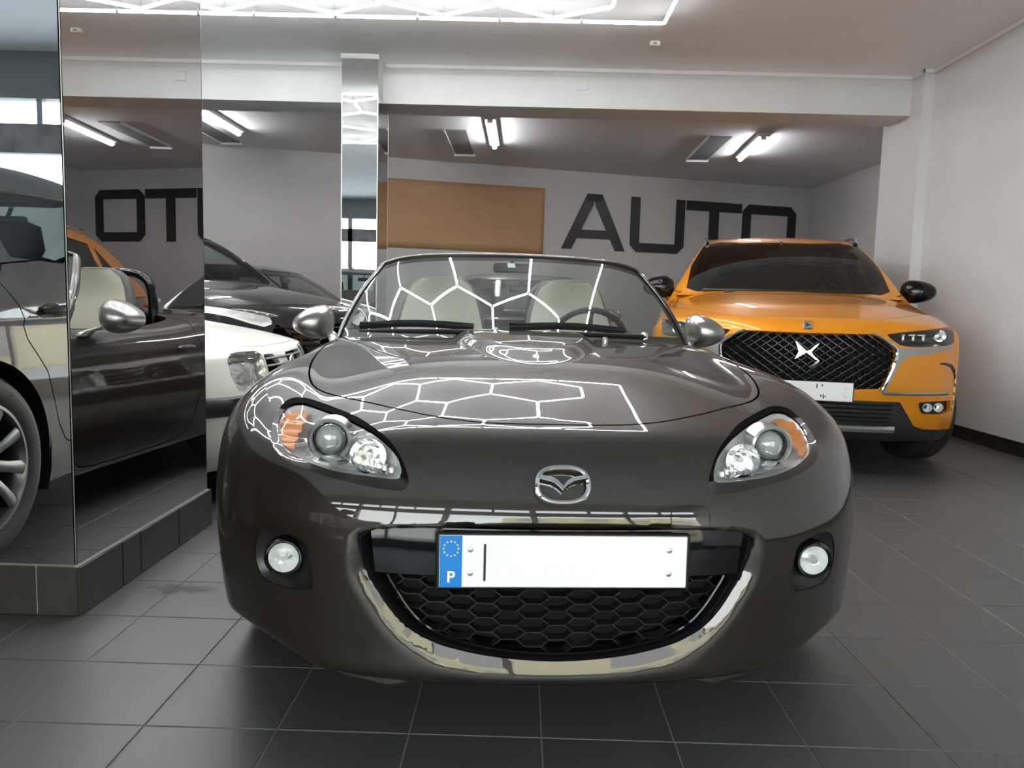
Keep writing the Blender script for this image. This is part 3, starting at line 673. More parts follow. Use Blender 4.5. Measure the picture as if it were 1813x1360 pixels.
for s in (-1, 1):
    dv, dt = cutk(doorV, doorT, lambda P: -s*P[:, 0]); dn = normals(F_road, dv)
    d = shell('door', F_road, dv, dt, ROAD, roadster, dn, .03)
    hx = s*.836
    MB().loft([[(hx+s*(.010+.012*math.cos(a))*q, y, .715+.016*math.sin(a)*q) for a in np.linspace(0, 2*math.pi, 10, endpoint=False)][::s] for y, q in ((2.44, .4), (2.47, .9), (2.52, 1), (2.60, .9), (2.63, .4))]).build('handle', ROAD, d)
# dark shell inside, so that no gap shows daylight
sh = MB()
sh.box((0, .95, .44), (1.24, 1.0, .40), bev=.05); sh.box((0, 2.1, .27), (1.50, 1.5, .16), bev=.04); sh.box((0, 3.3, .48), (1.28, 1.0, .46), bev=.05)
sh.build('underbody', UNDER, roadster)
for s in (-1, 1):
    for yc in (.80, 3.13):
        m = MB(); ring0 = [(s*.50, yc+.36*math.cos(a), .308+.36*math.sin(a)) for a in np.linspace(-.35, math.pi+.35, 20)]; ring1 = [(s*.79, p[1], p[2]) for p in ring0]
        m.loft([ring0, ring1], closed=False, caps=False); m.build('wheel_liner', UNDER, roadster)
# headlights
for s in (-1, 1):
    lv, lt = cutk(lensV, lensT, lambda P: -s*P[:, 0]); ln_ = normals(F_road, lv)
    hd = mk('headlight', lv - ln_*.008, lt, LENSG, roadster, ln_)
    bv, bt = cutk(bezV, bezT, lambda P: -s*P[:, 0]); bn = normals(F_road, bv); dd = np.clip(-sdf['bez'](bv), 0, .03)
    bv2 = bv - bn*(.013*np.minimum(dd/.020, 1))[:, None]
    line = lambda P: (P[:, 2] - (.600 + .30*np.clip(A(P[:, 0])-.352, 0, 1)))       # seam from the inner tip to the outer end
    for nm, sg, m_ in (('lower_rim', 1, ROAD), ('gasket', -1, GSK)):
        pv, pt = clip(bv2, bt, sg*line(bv2))
        if len(pt): mk(nm, pv, pt, m_, hd)
    # bowl, amber part, facets
    iv, it = lv, lt; depth = .012 + .055*np.clip(-sdf['lens'](iv)/.03, 0, 1)
    outer = s*iv[:, 0]
    mk('reflector_bowl', iv - ln_*depth[:, None], it, LAMPS, hd)
    av, at_ = clip(iv, it, .618 + .10*(.66-iv[:, 2]) - s*iv[:, 0]); av, at_ = clip(av, at_, sdf['lens'](av)+.006); an = normals(F_road, av)
    amp = .016+.004*np.sin(av[:, 2]*420)
    mk('turn_signal', av - an*amp[:, None], at_, AMB, hd)
    pc = (s*.522, .226, .6615)
    MB().lathe([(.0465, -.010), (.050, -.016), (.045, -.020), (.040, -.012), (.0385, .02), (.050, .05)], 40, pc, 'y').build('projector_ring', SILV, hd)
    MB().lathe([(.0385, .008), (.0375, -.006), (.0355, -.004), (.034, .006)], 40, pc, 'y').build('inner_ring', DRK, hd)
    MB().lathe([(.0001, -.020), (.010, -.0192), (.020, -.0155), (.028, -.0085), (.0335, .0)], 36, pc, 'y').build('projector_lens', mat('projector_glass', (.30, .33, .32), .02, .0, coat=1, spec=1.0), hd)
    # high-beam bowl beside the projector
    hb = MB(); hc = (s*.425, .160, .640)
    hb.lathe([(.040, -.022), (.036, -.010), (.028, .012), (.014, .026), (.0001, .030)], 28, hc, 'y'); hb.build('high_beam_bowl', CHR, hd)
    MB().tube([(s*.425, .150, .640), (s*.425, .180, .640)], .007, 10).build('bulb', LENSG if False else SILV, hd)
    bar = MB(); bar.loft([[(s*.545, .185, .618), (s*.535, .20, .628), (s*.50, .215, .628), (s*.50, .19, .616)], [(s*.385, .115, .604), (s*.385, .125, .609), (s*.38, .135, .609), (s*.38, .12, .603)]]); bar.build('lower_strip', CHR, hd)
    rb = MB()
    for q in range(7):
        xx = .372+.016*q; rb.box((s*xx, .128+.030*q*.55, .612+.0022*q), (.010, .02, .013), bev=.002)
    tag(rb.build('reflector_rib', LAMPS, hd), kind='stuff')
# fog lamps
for s in (-1, 1):
    fv, ft = cutk(fogV, fogT, lambda P: -s*P[:, 0]); fn = normals(F_road, fv); dd = np.clip(-sdf['fog'](fv), 0, .2)
    fo = mk('fog_light', fv - fn*(.004 + .022*np.clip(dd/.02, 0, 1)**.7)[:, None], ft, BLK, roadster)
    c = (s*.612, .150, .404)
    MB().lathe([(.046, .02), (.044, -.004), (.0405, -.010), (.0355, -.004), (.034, .02)], 40, c, 'y').build('bezel_ring', BLKG, fo)
    MB().lathe([(.0001, .020), (.011, .019), (.024, .010), (.0338, -.004)], 32, c, 'y').build('reflector_bowl', LAMPS, fo)
    MB().lathe([(.0001, -.006), (.009, -.006), (.0105, .0), (.0105, .02)], 20, c, 'y').build('bulb_shield', SILV, fo)
    MB().lathe([(.0001, -.013), (.018, -.011), (.029, -.007), (.0345, -.002)], 32, c, 'y').build('lens', LENSG, fo)
# mouth: surround, upper panel, honeycomb
def mouth_poly(sc, dz=0):
    P = R_MOUTH.copy(); c = np.array([0, .38]); return [(c[0]+(p[0]-c[0])*sc, c[1]+dz+(p[1]-c[1])*sc) for p in P]
gs = MB(); rings = []
for sc, yo in ((1.012, .045), (.985, .042), (.955, .055), (.93, .085)):
    P = mouth_poly(sc); rings.append([(x, yo + float(rP(abs(x)))*.9, z) for x, z in P])
gs.loft(rings, True, False); gs.build('grille_surround', BLKG, roadster)
bk = MB(); P = mouth_poly(.97); bk.add([(x, .13+float(rP(abs(x)))*.8, z) for x, z in P], [tuple(range(len(P)))]); bk.build('radiator_backing', UNDER, roadster)
up_ = MB(); rows = []
for zz, yo in ((.503, .040), (.49, .036), (.40, .034), (.395, .045)):
    hw = .41 if zz > .45 else .40
    rows.append([(x, yo+float(rP(abs(x)))*.9, zz) for x in np.linspace(-hw, hw, 31)])
up_.loft(rows, False, False); up_.build('plate_panel', BLKG, roadster)
hm = MB(); cw, rh = .0535, .0325
inm = smooth_poly(mouth_poly(.93), 1)
def inside(x, z): return sd_poly(np.array([x]), np.array([z]), inm)[0] < 0 and z < .398
seg = set()
for r in range(-1, 9):
    for c in range(-9, 10):
        x, z = c*cw*1.0, .395 - r*rh + (rh/2 if c % 2 else 0); hx_, tp = cw*.5+.0095, cw*.5-.0095
        Pp = [(-hx_, 0), (-tp, rh/2), (tp, rh/2), (hx_, 0), (tp, -rh/2), (-tp, -rh/2)]
        Pp = [(x+a, z+b_) for a, b_ in Pp]
        for q in range(6):
            a, b_ = Pp[q], Pp[(q+1) % 6]
            if inside((a[0]+b_[0])/2, (a[1]+b_[1])/2): seg.add(tuple(sorted(((round(a[0], 4), round(a[1], 4)), (round(b_[0], 4), round(b_[1], 4))))))
for a, b_ in seg:
    ya, yb = .062+float(rP(abs(a[0])))*.9, .062+float(rP(abs(b_[0])))*.9; A_ = np.array([a[0], ya, a[1]]); B_ = np.array([b_[0], yb, b_[1]]); d = (B_-A_)/np.linalg.norm(B_-A_)
    n_ = np.array([-d[2], 0, d[0]]); n_ /= np.linalg.norm(n_); w_ = .0010; q = np.array([0, .030, 0])
    hm.loft([[A_-n_*w_, A_+n_*w_, A_+n_*w_*2+q, A_-n_*w_*2+q], [B_-n_*w_, B_+n_*w_, B_+n_*w_*2+q, B_-n_*w_*2+q]])
tag(hm.build('honeycomb_grille', mat('grille_black', (.014, .014, .015), .22), roadster, smooth=False), kind='stuff')
gl = MB(); gl.tube([(x, .052+float(rP(abs(x)))*.9, z) for x, z in mouth_poly(.905, -.004) if z < .40], .0035, 6); gl.build('grille_trim', BLKG, roadster)
euro_plate(roadster, -.004, .4505, -.03)
# badge: oval ring with a winged V
bd = MB(); cxb, cyb, czb = 0, 0, 0
bdo = thing  # (name kept free)
ring = []; N_ = 48
def bov(r1, r2, a): 
    e = 2.5; ca, sa = math.cos(a), math.sin(a); return r1*math.copysign(abs(ca)**(2/e), ca), r2*math.copysign(abs(sa)**(2/e), sa)
path = [(*bov(.0555, .0385, q*2*math.pi/N_), 0) for q in range(N_)]
R_ = [[], [], [], [], []]
rings = []
for q in range(N_):
    a = q*2*math.pi/N_; ring = []
    for (k1, k2, yy) in ((.0625, .0440, .004), (.0600, .0420, -.004), (.0555, .0385, -.006), (.0510, .0345, -.003), (.0500, .0335, .004)):
        x_, z_ = bov(k1, k2, a); ring.append((x_, yy, z_))
    rings.append(ring[::-1])
rings.append(rings[0]); bd.loft(rings, True, False)
for s in (-1, 1):
    Pw = [(0, -.013), (.010, -.002), (.024, .007), (.052, .013), (.050, .021), (.040, .0185), (.022, .0155), (.010, .008), (0, -.0035)]
    pr_ = [(s*a, b_) for a, b_ in Pw]; bd.prism(pr_, -.006, .003)
bo = bd.build('badge', CHR, roadster, angle=30); bo.location = (0, .050, .601); bo.rotation_euler = (-.40, 0, 0)
# tow-eye cover
def surf_y(x_, z_):
    a, b_ = -.05, .20
    for _ in range(24):
        m_ = (a+b_)/2
        if F_road(np.array([x_]), np.array([m_]), np.array([z_]))[0] > 0: a = m_
        else: b_ = m_
    return b_
tcv, tct = cutk(V, T, lambda P: np.where(P[:, 1] < .3, sd_poly(P[:, 0], P[:, 2], smooth_poly([(.245, .512), (.245, .540), (.262, .550), (.305, .550), (.322, .540), (.322, .512)], 3)), 1.))
tcn = normals(F_road, tcv); E_ = MB(); bq = [(.240, .510), (.240, .541), (.256, .553), (.310, .553), (.327, .541), (.327, .510)]
cvp = []
for x_, z_ in smooth_poly(bq, 3, False):
    cvp.append((x_, surf_y(x_, z_)-.0004, z_))
E_.tube(cvp, .0014, 5); E_.build('tow_cover_seam', BLK, roadster)
# chin spoilers
for s in (-1, 1):
    sp_ = MB(); rings = []
    for x_, y_, zb_, zt_ in ((.28, .100, .136, .15), (.37, .104, .116, .16), (.47, .138, .122, .168), (.57, .195, .138, .19), (.67, .28, .155, .21), (.75, .395, .178, .225), (.78, .46, .195, .23)):
        rings.append([(s*x_, y_+.004, zt_), (s*x_, y_-.004, zb_+.012), (s*x_, y_+.004, zb_), (s*x_, y_+.03, zb_+.004), (s*x_, y_+.06, zt_)][::(-1 if s > 0 else 1)])
    sp_.loft(rings); sp_.build('chin_spoiler', mat('spoiler_grey', (.018, .016, .015), .55, spec=.25), roadster)
# windscreen
def ws(u, v, off=0):
    p0 = np.array([.735*u, 1.37+.31*abs(u)**2.2, .852-.026*u*u]); u2 = abs(u); e = u2**2.6
    p1 = np.array([.585*u, 1.985+.045*u*u, 1.203-.022*u*u-.030*u2**7])
    p0[0] += .022*u*math.sin(math.pi*v); p1[0] += .022*u*math.sin(math.pi*v); b_ = .006*math.sin(math.pi*v)*(1-u*u*.6); n_ = np.array([0, -.5, .86]); return p0*(1-v)+p1*v + n_*(b_+off)
nu, nv = 40, 14; gV = [ws(-1+2*i/nu, j/nv) for j in range(nv+1) for i in range(nu+1)]; gF = [(j*(nu+1)+i, j*(nu+1)+i+1, (j+1)*(nu+1)+i+1, (j+1)*(nu+1)+i) for j in range(nv) for i in range(nu)]
wsg = MB().add(gV, gF).build('windscreen', glass('windscreen_glass', (.72, .80, .77), ior=2.0), roadster, angle=80)
fr = MB(); nu = 40
def band(pts_o, pts_i, off0, off1): pass
rings = []
path = [(-1, v) for v in np.linspace(-.04, 1, 12)] + [(u, 1) for u in np.linspace(-.97, .97, 30)] + [(1, v) for v in np.linspace(1, -.04, 12)]
for (u, v) in path:
    c0 = ws(u, v, .004); 
    # inward direction (in the glass) and frame section
    uu, vv = (u*.94, min(v, 1)) if abs(u) == 1 and v < .93 else (u*.95, .95)
    inn = ws(uu, vv, .004)-c0; inn /= np.linalg.norm(inn)+1e-9; n_ = np.array([0, -.50, .86]); out = -inn
    rings.append([c0+inn*.010+n_*.002, c0+inn*.003+n_*.006, c0+out*.009+n_*.005, c0+out*.017-n_*.004, c0+out*.016-n_*.026, c0+inn*.003-n_*.030, c0+inn*.010-n_*.006])
fr.loft(rings); fr.build('windscreen_frame', mat('frame_paint', (.05, .045, .04), .3, .6, coat=.8), roadster, angle=50)
ft_ = MB(); nn = 30
ft_.loft([[ws(-1+2*i/nn, .0, -.003) for i in range(nn+1)], [ws(-1+2*i/nn, .085+.03*abs(-1+2*i/nn)**6, -.003) for i in range(nn+1)]], False, False)
for s in (-1, 1): ft_.loft([[ws(s*1.0, v, -.003) for v in np.linspace(.05, 1, 12)], [ws(s*.955, v, -.003) for v in np.linspace(.05, 1, 12)]], False, False)
ft_.build('windscreen_frit', DRK, roadster)
st = MB(); c0 = ws(-.06, .86, -.004); st.loft([[ws(-.045, .84, -.004), ws(.01, .84, -.004)], [ws(-.045, .90, -.004), ws(.01, .90, -.004)]], False, False); st.build('windscreen_sticker', mat('sticker_white', (.75, .8, .8), .6), roadster)
# cowl panel and wipers
cw_ = MB(); cw_.loft([[(x_, 1.30+.26*abs(x_/.70)**2.2, .845-.03*(x_/.70)**2) for x_ in np.linspace(-.70, .70, 24)], [(x_, 1.40+.28*abs(x_/.70)**2.2, .850-.03*(x_/.70)**2) for x_ in np.linspace(-.70, .70, 24)]], False, False)
cw_.build('cowl', DRK, roadster)
for piv, tip, mid in (((-.10, 1.335), (-.630, 1.565), (-.36, 1.36)), ((.50, 1.475), (-.045, 1.365), (.22, 1.365))):
    wp = MB(); zf = lambda x_: .878-.016*(x_/.66)**2
    a_, b_, m_ = [np.array([p_[0], p_[1], zf(p_[0])]) for p_ in (piv, tip, mid)]
    pth = [a_*(1-t)**2+2*m_*t*(1-t)+b_*t*t for t in np.linspace(0, 1, 14)]
    wp.tube(pth, [.015, .015, .014, .014, .013, .013, .012, .012, .011, .011, .010, .009, .008, .007], 8, flat=.8); o = wp.build('wiper', BLK, roadster)
    bl_ = MB(); off = np.array([0, .022, .018]); bl_.tube([p_+off+np.array([0, 0, .012*math.sin(math.pi*i_/11)]) for i_, p_ in enumerate(pth[2:])], .009, 6, flat=1.8); bl_.tube([p_+off+np.array([0, -.004, .014]) for p_ in pth[3:]], .005, 6); bl_.build('wiper_blade', BLK, o)
    MB().lathe([(.014, -.01), (.014, .012), (.008, .018), (.0001, .019)], 14, tuple(a_), 'z').build('pivot_cap', SILV, o)
for sx_ in (-.20, .30): MB().lathe([(.010, -.008), (.010, .005), (.006, .011), (.0001, .012)], 12, (sx_, 1.24, float(rTop(sx_, 1.24))+.008), 'z').build('washer_jet', SILV, roadster)
# door mirrors
MIRP = mat('silver_mirror_paint', (.34, .335, .325), .30, .85, coat=.9)
for s in (-1, 1):
    def Fm(x, y, z, s=s):
        u = (s*x-.878)/.089; v_ = (z-.882)/.070; w_ = (y-1.925)/.105
        # blunt rear, rounded front, thinner towards the outside
        e = np.abs(u)**2.3 + np.abs((v_+.10*u)/(1-.34*u))**2.4 + np.abs(np.where(w_ < 0, w_*.85, w_*1.8))**2.2
        return (e**.45 - 1)*.06
    mv, mt = isosurface(Fm, (min(s*.74, s*1.0), 1.80, .77), (max(s*.74, s*1.0), 2.04, .99), .008)
    mo = mk('door_mirror', mv, mt, MIRP, roadster, normals(Fm, mv))
    MB().loft([[(s*(.755+.030*math.cos(a)), 1.80+.050*math.sin(a), .800) for a in np.linspace(0, 6.283, 12, endpoint=False)], [(s*(.770+.028*math.cos(a)), 1.82+.045*math.sin(a), .822) for a in np.linspace(0, 6.283, 12, endpoint=False)], [(s*(.815+.026*math.cos(a)), 1.90+.035*math.sin(a), .846) for a in np.linspace(0, 6.283, 12, endpoint=False)]]).build('mirror_foot', MIRP, mo)
    gm = MB().lathe([(.0001, 0), (.05, 0)], 24, (0, 0, 0), 'y').build('mirror_glass', CHR, mo); gm.location = (s*.872, 1.967, .880); gm.scale = (1.45, 1, 1.05)
# wheels
for s in (-1, 1):
    for yc in (.80, 3.13): wheel(roadster, (s*.742, yc, .308), .308, .205, .222, 10, s, RIMM)
# cabin
CAB = mat('cabin_black', (.025, .025, .026), .6); BEI = mat('beige_leather', (.44, .42, .34), .5, bump=(120, .002)); SDK = mat('seat_side', (.05, .048, .045), .5)
tubm = MB(); tubm.loft([[(x_, y_, z_) for x_, z_ in ((-.70, .82), (-.66, .55), (-.62, .32), (.62, .32), (.66, .55), (.70, .82))] for y_ in (1.45, 2.9)], False, False)
tubm.loft([[(-.7, 2.84, .86), (.7, 2.84, .86)], [(-.7, 2.80, .35), (.7, 2.80, .35)]], False, False); tubm.build('cabin_tub', CAB, roadster)
dsh = MB(); rings = []
for x_ in np.linspace(-.66, .66, 18):
    k = abs(x_/.66); z0 = .826-.02*k*k; hood_ = .035*math.exp(-((x_-.36)/.17)**2)
    rings.append([(x_, 1.42+.24*k*k, z0), (x_, 1.72, z0+.02+hood_), (x_, 1.90, z0+.005+hood_), (x_, 1.94, z0-.06), (x_, 1.90, .55), (x_, 1.60, .55)])
dsh.loft(rings, True, True); dsh.build('dashboard', CAB, roadster, angle=50)
sw = MB(); swc = np.array([.375, 2.10, .80]); ax_ = np.array([0, .92, .39]); e1 = np.array([1., 0, 0]); e2 = np.cross(ax_, e1); e2 /= np.linalg.norm(e2)
sw.tube([swc+.182*(math.cos(a)*e1+math.sin(a)*e2) for a in np.linspace(0, 6.283, 40, endpoint=False)], .0145, 8, True)
sw.lathe([(.0001, -.03), (.055, -.02), (.06, .02), (.0001, .03)], 20, tuple(swc), 'y')
for a in (0.1, math.pi-.1, -math.pi/2): sw.tube([swc, swc+.18*(math.cos(a)*e1+math.sin(a)*e2)], .013, 6, flat=.6)
sw.build('steering_wheel', DRK, roadster)
for s in (-1, 1):
    def seatring(y0, z, w_, t_, n=20, e=3.2):
        out = []
        for q in range(n):
            a = q*2*math.pi/n; ca, sa = math.cos(a), math.sin(a); out.append((s*.335+w_*math.copysign(abs(ca)**(2/e), ca), y0+t_*math.copysign(abs(sa)**(2/e), sa), z))
        return out
    b_ = MB(); b_.loft([seatring(2.30, .42, .235, .07), seatring(2.36, .55, .245, .075), seatring(2.43, .70, .245, .075), seatring(2.50, .86, .235, .07), seatring(2.55, .95, .215, .06), seatring(2.57, 1.02, .192, .055), seatring(2.575, 1.075, .165, .05), seatring(2.572, 1.11, .120, .04), seatring(2.57, 1.122, .06, .015)])
    so = b_.build('seat', SDK, roadster, angle=60)
    c_ = MB(); prof = ((2.30, .43, .20), (2.36, .55, .22), (2.43, .70, .225), (2.50, .86, .215), (2.55, .95, .195), (2.57, 1.02, .175), (2.575, 1.075, .15), (2.575, 1.108, .10))
    rows = []
    for (y0, z, w_) in prof: rows.append([(s*.335+w_*u, y0-.078-.014*(1-u*u)+(.022 if z > .9 else 0)+.012*abs(u)**4, z) for u in np.linspace(-1, 1, 13)])
    c_.loft(rows, False, False); c_.build('beige_facing', BEI, so, angle=60)
    cu = MB(); cu.loft([[(s*.335+.24*u, y_, .44+.02*u*u+dz) for u in np.linspace(-1, 1, 9)] for y_, dz in ((2.28, 0), (2.0, .02), (1.82, .03), (1.78, -.03))], False, False); cu.build('seat_cushion', BEI, so)
    hp = MB(); hp.tube([(s*.335+.185*a, 2.76+.02*abs(a), z) for a, z in smooth_poly([(-1.02, .82), (-1, .96), (-.88, 1.055), (-.55, 1.098), (0, 1.106), (.55, 1.098), (.88, 1.055), (1, .96), (1.02, .82)], 5, False)], .024, 10, flat=1.5, up=(0, 1, 0)); hp.build('roll_hoop', BLKG, roadster)
rm = MB(); rm.box((.0, 2.06, 1.150), (.17, .022, .045), bev=.010); rm.tube([(0, 2.06, 1.16), (0, 1.99, 1.195)], .008, 8); rm.build('interior_mirror', DRK, roadster)
for s in (-1, 1):
    MB().loft([[(s*(.62+.05*math.cos(a)), 3.90+.02*math.sin(a)*0, .70+.035*math.sin(a)) for a in np.linspace(0, 6.283, 16, endpoint=False)][::s], [(s*(.62+.04*math.cos(a)), 3.97, .70+.028*math.sin(a)) for a in np.linspace(0, 6.283, 16, endpoint=False)][::s]]).build('tail_light', REDL, roadster)
    MB().loft([[(s*.86, 1.18+.035*math.cos(a), .63+.014*math.sin(a)) for a in np.linspace(0, 6.283, 12, endpoint=False)][::s], [(s*.874, 1.18+.02*math.cos(a), .63+.008*math.sin(a)) for a in np.linspace(0, 6.283, 12, endpoint=False)][::s]]).build('side_repeater', AMB, roadster)
# ---------------------------------------------------------------- closed cars: one surface from a few profile curves
def car_F(P):
    top, drop, nose, plan, wid, wz, roof = [Sp(*P[k]) for k in ('top', 'drop', 'nose', 'plan', 'width', 'wz', 'roof')]
    L, wb, wr, zb, zr, bow, rz = P['length'], P['wbelt'], P['wroof'], P['zbelt'], P['zroof'], P['bow'], Sp(*P['rear'])
    ks, kf, kg = P.get('ks', .08), P.get('kf', .05), P.get('kg', .05)
    def F(x, y, z):
        x = np.sqrt(x*x + 1e-6)
        t = z - top(y) + drop(x)
        f = smax(t, x - wid(y) - wz(z), ks)
        f = smax(f, (nose(z) + plan(x) - y)*.85, kf)
        f = smax(f, y - (L - rz(z) - .55*plan(x)), .08)
        f = smax(f, P['clear'] - z, .03)
        g = smax(z - roof(y - bow*x*x) + .06*x*x, x - wb - (wr - wb)*(z - zb)/(zr - zb), .07)
        g = smax(g, zb - .15 - z, .02)
        return smin(f, g, kg)
    return F
DSP = dict(length=4.57, clear=.20, zbelt=1.10, zroof=1.58, wbelt=.86, wroof=.625, bow=.16, kg=.035,
 top=([-.1, 0, .08, .2, .5, .9, 1.25, 1.7, 3.6, 4.2, 4.57], [.76, .855, .922, .965, 1.03, 1.085, 1.125, 1.13, 1.17, 1.15, 1.08]),
 drop=([0, .3, .5, .65, .78, .88, .95], [0, .003, .012, .030, .056, .10, .18]),
 nose=([.18, .26, .34, .45, .55, .70, .82, .90, .96, 1.05], [.16, .075, .03, .01, .0, .0, .015, .05, .11, .28]),
 plan=([0, .3, .5, .65, .75, .82, .88, .92, .95], [0, .018, .055, .105, .16, .215, .29, .36, .52]),
 width=([0, .5, .95, 1.5, 2.3, 3.2, 3.65, 4.2, 4.57], [.95, .955, .955, .93, .925, .935, .95, .90, .82]),
 wz=([.2, .3, .45, .6, .8, .95, 1.1, 1.2], [-.05, -.02, -.005, 0, -.005, -.02, -.06, -.12]),
 roof=([.9, 1.25, 1.7, 2.1, 2.5, 3.2, 3.8, 4.2, 4.5], [.93, 1.115, 1.385, 1.570, 1.640, 1.63, 1.55, 1.37, 1.12]),
 rear=([.2, .5, .8, 1.0, 1.3], [.12, .02, .0, .04, .2]))
DSP.update(ws=[(0, 1.135), (.50, 1.14), (.745, 1.152), (.625, 1.545), (.32, 1.562), (0, 1.566)], ws_y=2.45, bw=[(0, 1.22), (.62, 1.22), (.55, 1.50), (0, 1.53)],
 side=[[(1.64, 1.16), (2.45, 1.18), (2.45, 1.52), (2.28, 1.515), (1.97, 1.38)], [(2.53, 1.18), (3.30, 1.20), (3.32, 1.49), (2.53, 1.525)], [(3.39, 1.21), (3.78, 1.26), (3.46, 1.47)]],
 hood=[(0, .155), (.35, .165), (.47, .21), (.60, .33), (.74, .52), (.81, .70), (.80, 1.0), (.77, 1.35), (.6, 1.27), (.3, 1.2), (0, 1.18)], hood_z=.86,
 head=[(.443, .866), (.529, .881), (.646, .895), (.800, .913), (.868, .918), (.874, .893), (.868, .823), (.82, .808), (.643, .797), (.566, .798), (.521, .806), (.469, .838)],
 doors=[[(1.42, 1.12), (1.36, .8), (1.40, .45), (1.52, .36), (2.40, .36), (2.48, .42), (2.49, 1.14)], [(2.51, 1.15), (2.50, .42), (2.58, .36), (3.05, .36), (3.20, .48), (3.28, .72), (3.40, .86), (3.42, 1.0), (3.38, 1.17)]],
 wheels=(.95, 3.69), wheel_r=.35, rim_r=.235, wheel_w=.235, track=.822, mirror=(.90, 1.60, 1.16), mirror_sz=(.125, .085, .085), handles=[(2.28, .90), (3.16, .93)])
HAT = dict(length=3.75, clear=.17, zbelt=.93, zroof=1.36, wbelt=.76, wroof=.56, bow=.12, kg=.03, ks=.06, kf=.045,
 top=([-.1, 0, .06, .15, .4, .75, 1.05, 1.5, 3.0, 3.5, 3.75], [.56, .66, .715, .755, .81, .865, .915, .93, .96, .95, .90]),
 drop=([0, .3, .5, .62, .70, .77, .83], [0, .003, .012, .028, .048, .085, .16]),
 nose=([.16, .24, .34, .45, .55, .63, .70, .76, .82], [.08, .03, .0, -.01, .0, .02, .04, .075, .17]),
 plan=([0, .3, .5, .62, .70, .76, .80, .83], [0, .015, .045, .085, .135, .20, .28, .42]),
 width=([0, .4, .75, 1.2, 2.0, 2.8, 3.2, 3.6, 3.75], [.80, .825, .83, .815, .815, .825, .825, .79, .74]),
 wz=([.16, .25, .4, .55, .7, .85, .95, 1.05], [-.04, -.012, 0, 0, -.005, -.02, -.05, -.10]),
 roof=([.75, 1.05, 1.45, 1.78, 2.1, 2.7, 3.2, 3.5, 3.72], [.74, .905, 1.165, 1.345, 1.41, 1.405, 1.33, 1.16, .93]),
 rear=([.2, .5, .8, 1.0], [.10, .02, .0, .06]),
 ws=[(0, .925), (.45, .93), (.665, .94), (.555, 1.315), (.3, 1.335), (0, 1.34)], ws_y=2.0, bw=[(0, 1.0), (.55, 1.0), (.50, 1.28), (0, 1.30)],
 side=[[(1.32, .95), (2.05, .97), (2.05, 1.31), (1.86, 1.30), (1.62, 1.17)], [(2.13, .97), (2.75, .985), (2.72, 1.29), (2.13, 1.315)], [(2.83, .99), (3.15, 1.02), (2.90, 1.24)]],
 hood=[(0, .10), (.3, .11), (.45, .16), (.56, .28), (.64, .45), (.68, .7), (.68, 1.0), (.66, 1.12), (.5, 1.06), (.3, 1.02), (0, 1.0)], hood_z=.66,
 head=[(.315, .545), (.318, .705), (.36, .722), (.52, .725), (.585, .718), (.620, .69), (.625, .62), (.60, .545), (.48, .530), (.34, .532)],
 doors=[[(1.20, .92), (1.15, .7), (1.17, .40), (1.25, .30), (2.0, .30), (2.09, .36), (2.10, .95)], [(2.12, .95), (2.11, .36), (2.16, .30), (2.5, .30), (2.64, .42), (2.80, .64), (2.86, .8), (2.80, .96)]],
 wheels=(.75, 3.17), wheel_r=.29, rim_r=.19, wheel_w=.185, track=.715, mirror=(.80, 1.30, .98), mirror_sz=(.09, .06, .06), handles=[(1.95, .78), (2.62, .80)])
def scale_P(P, sx, sy, sz):
    Q = dict(P); ax = dict(top=(sy, sz), drop=(sx, sz), nose=(sz, sy), plan=(sx, sy), width=(sy, sx), wz=(sz, sx), roof=(sy, sz), rear=(sz, sy))
    for k, (a, b) in ax.items(): Q[k] = ([v*a for v in P[k][0]], [v*b for v in P[k][1]])
    for k, f in dict(length=sy, zbelt=sz, zroof=sz, wbelt=sx, wroof=sx, bow=sy/sx**2, ws_y=sy, hood_z=sz, track=sx).items(): Q[k] = P[k]*f
    for k in ('ws', 'bw', 'head'): Q[k] = [(a*sx, b*sz) for a, b in P[k]]
    for k in ('side', 'doors'): Q[k] = [[(a*sy, b*sz) for a, b in p] for p in P[k]]
    Q['hood'] = [(a*sx, b*sy) for a, b in P['hood']]; Q['wheels'] = tuple(v*sy for v in P['wheels']); Q['handles'] = [(a*sy, b*sz) for a, b in P['handles']]
    m = P['mirror']; Q['mirror'] = (m[0]*sx, m[1]*sy, m[2]*sz); return Q
F_ds = car_F(DSP)
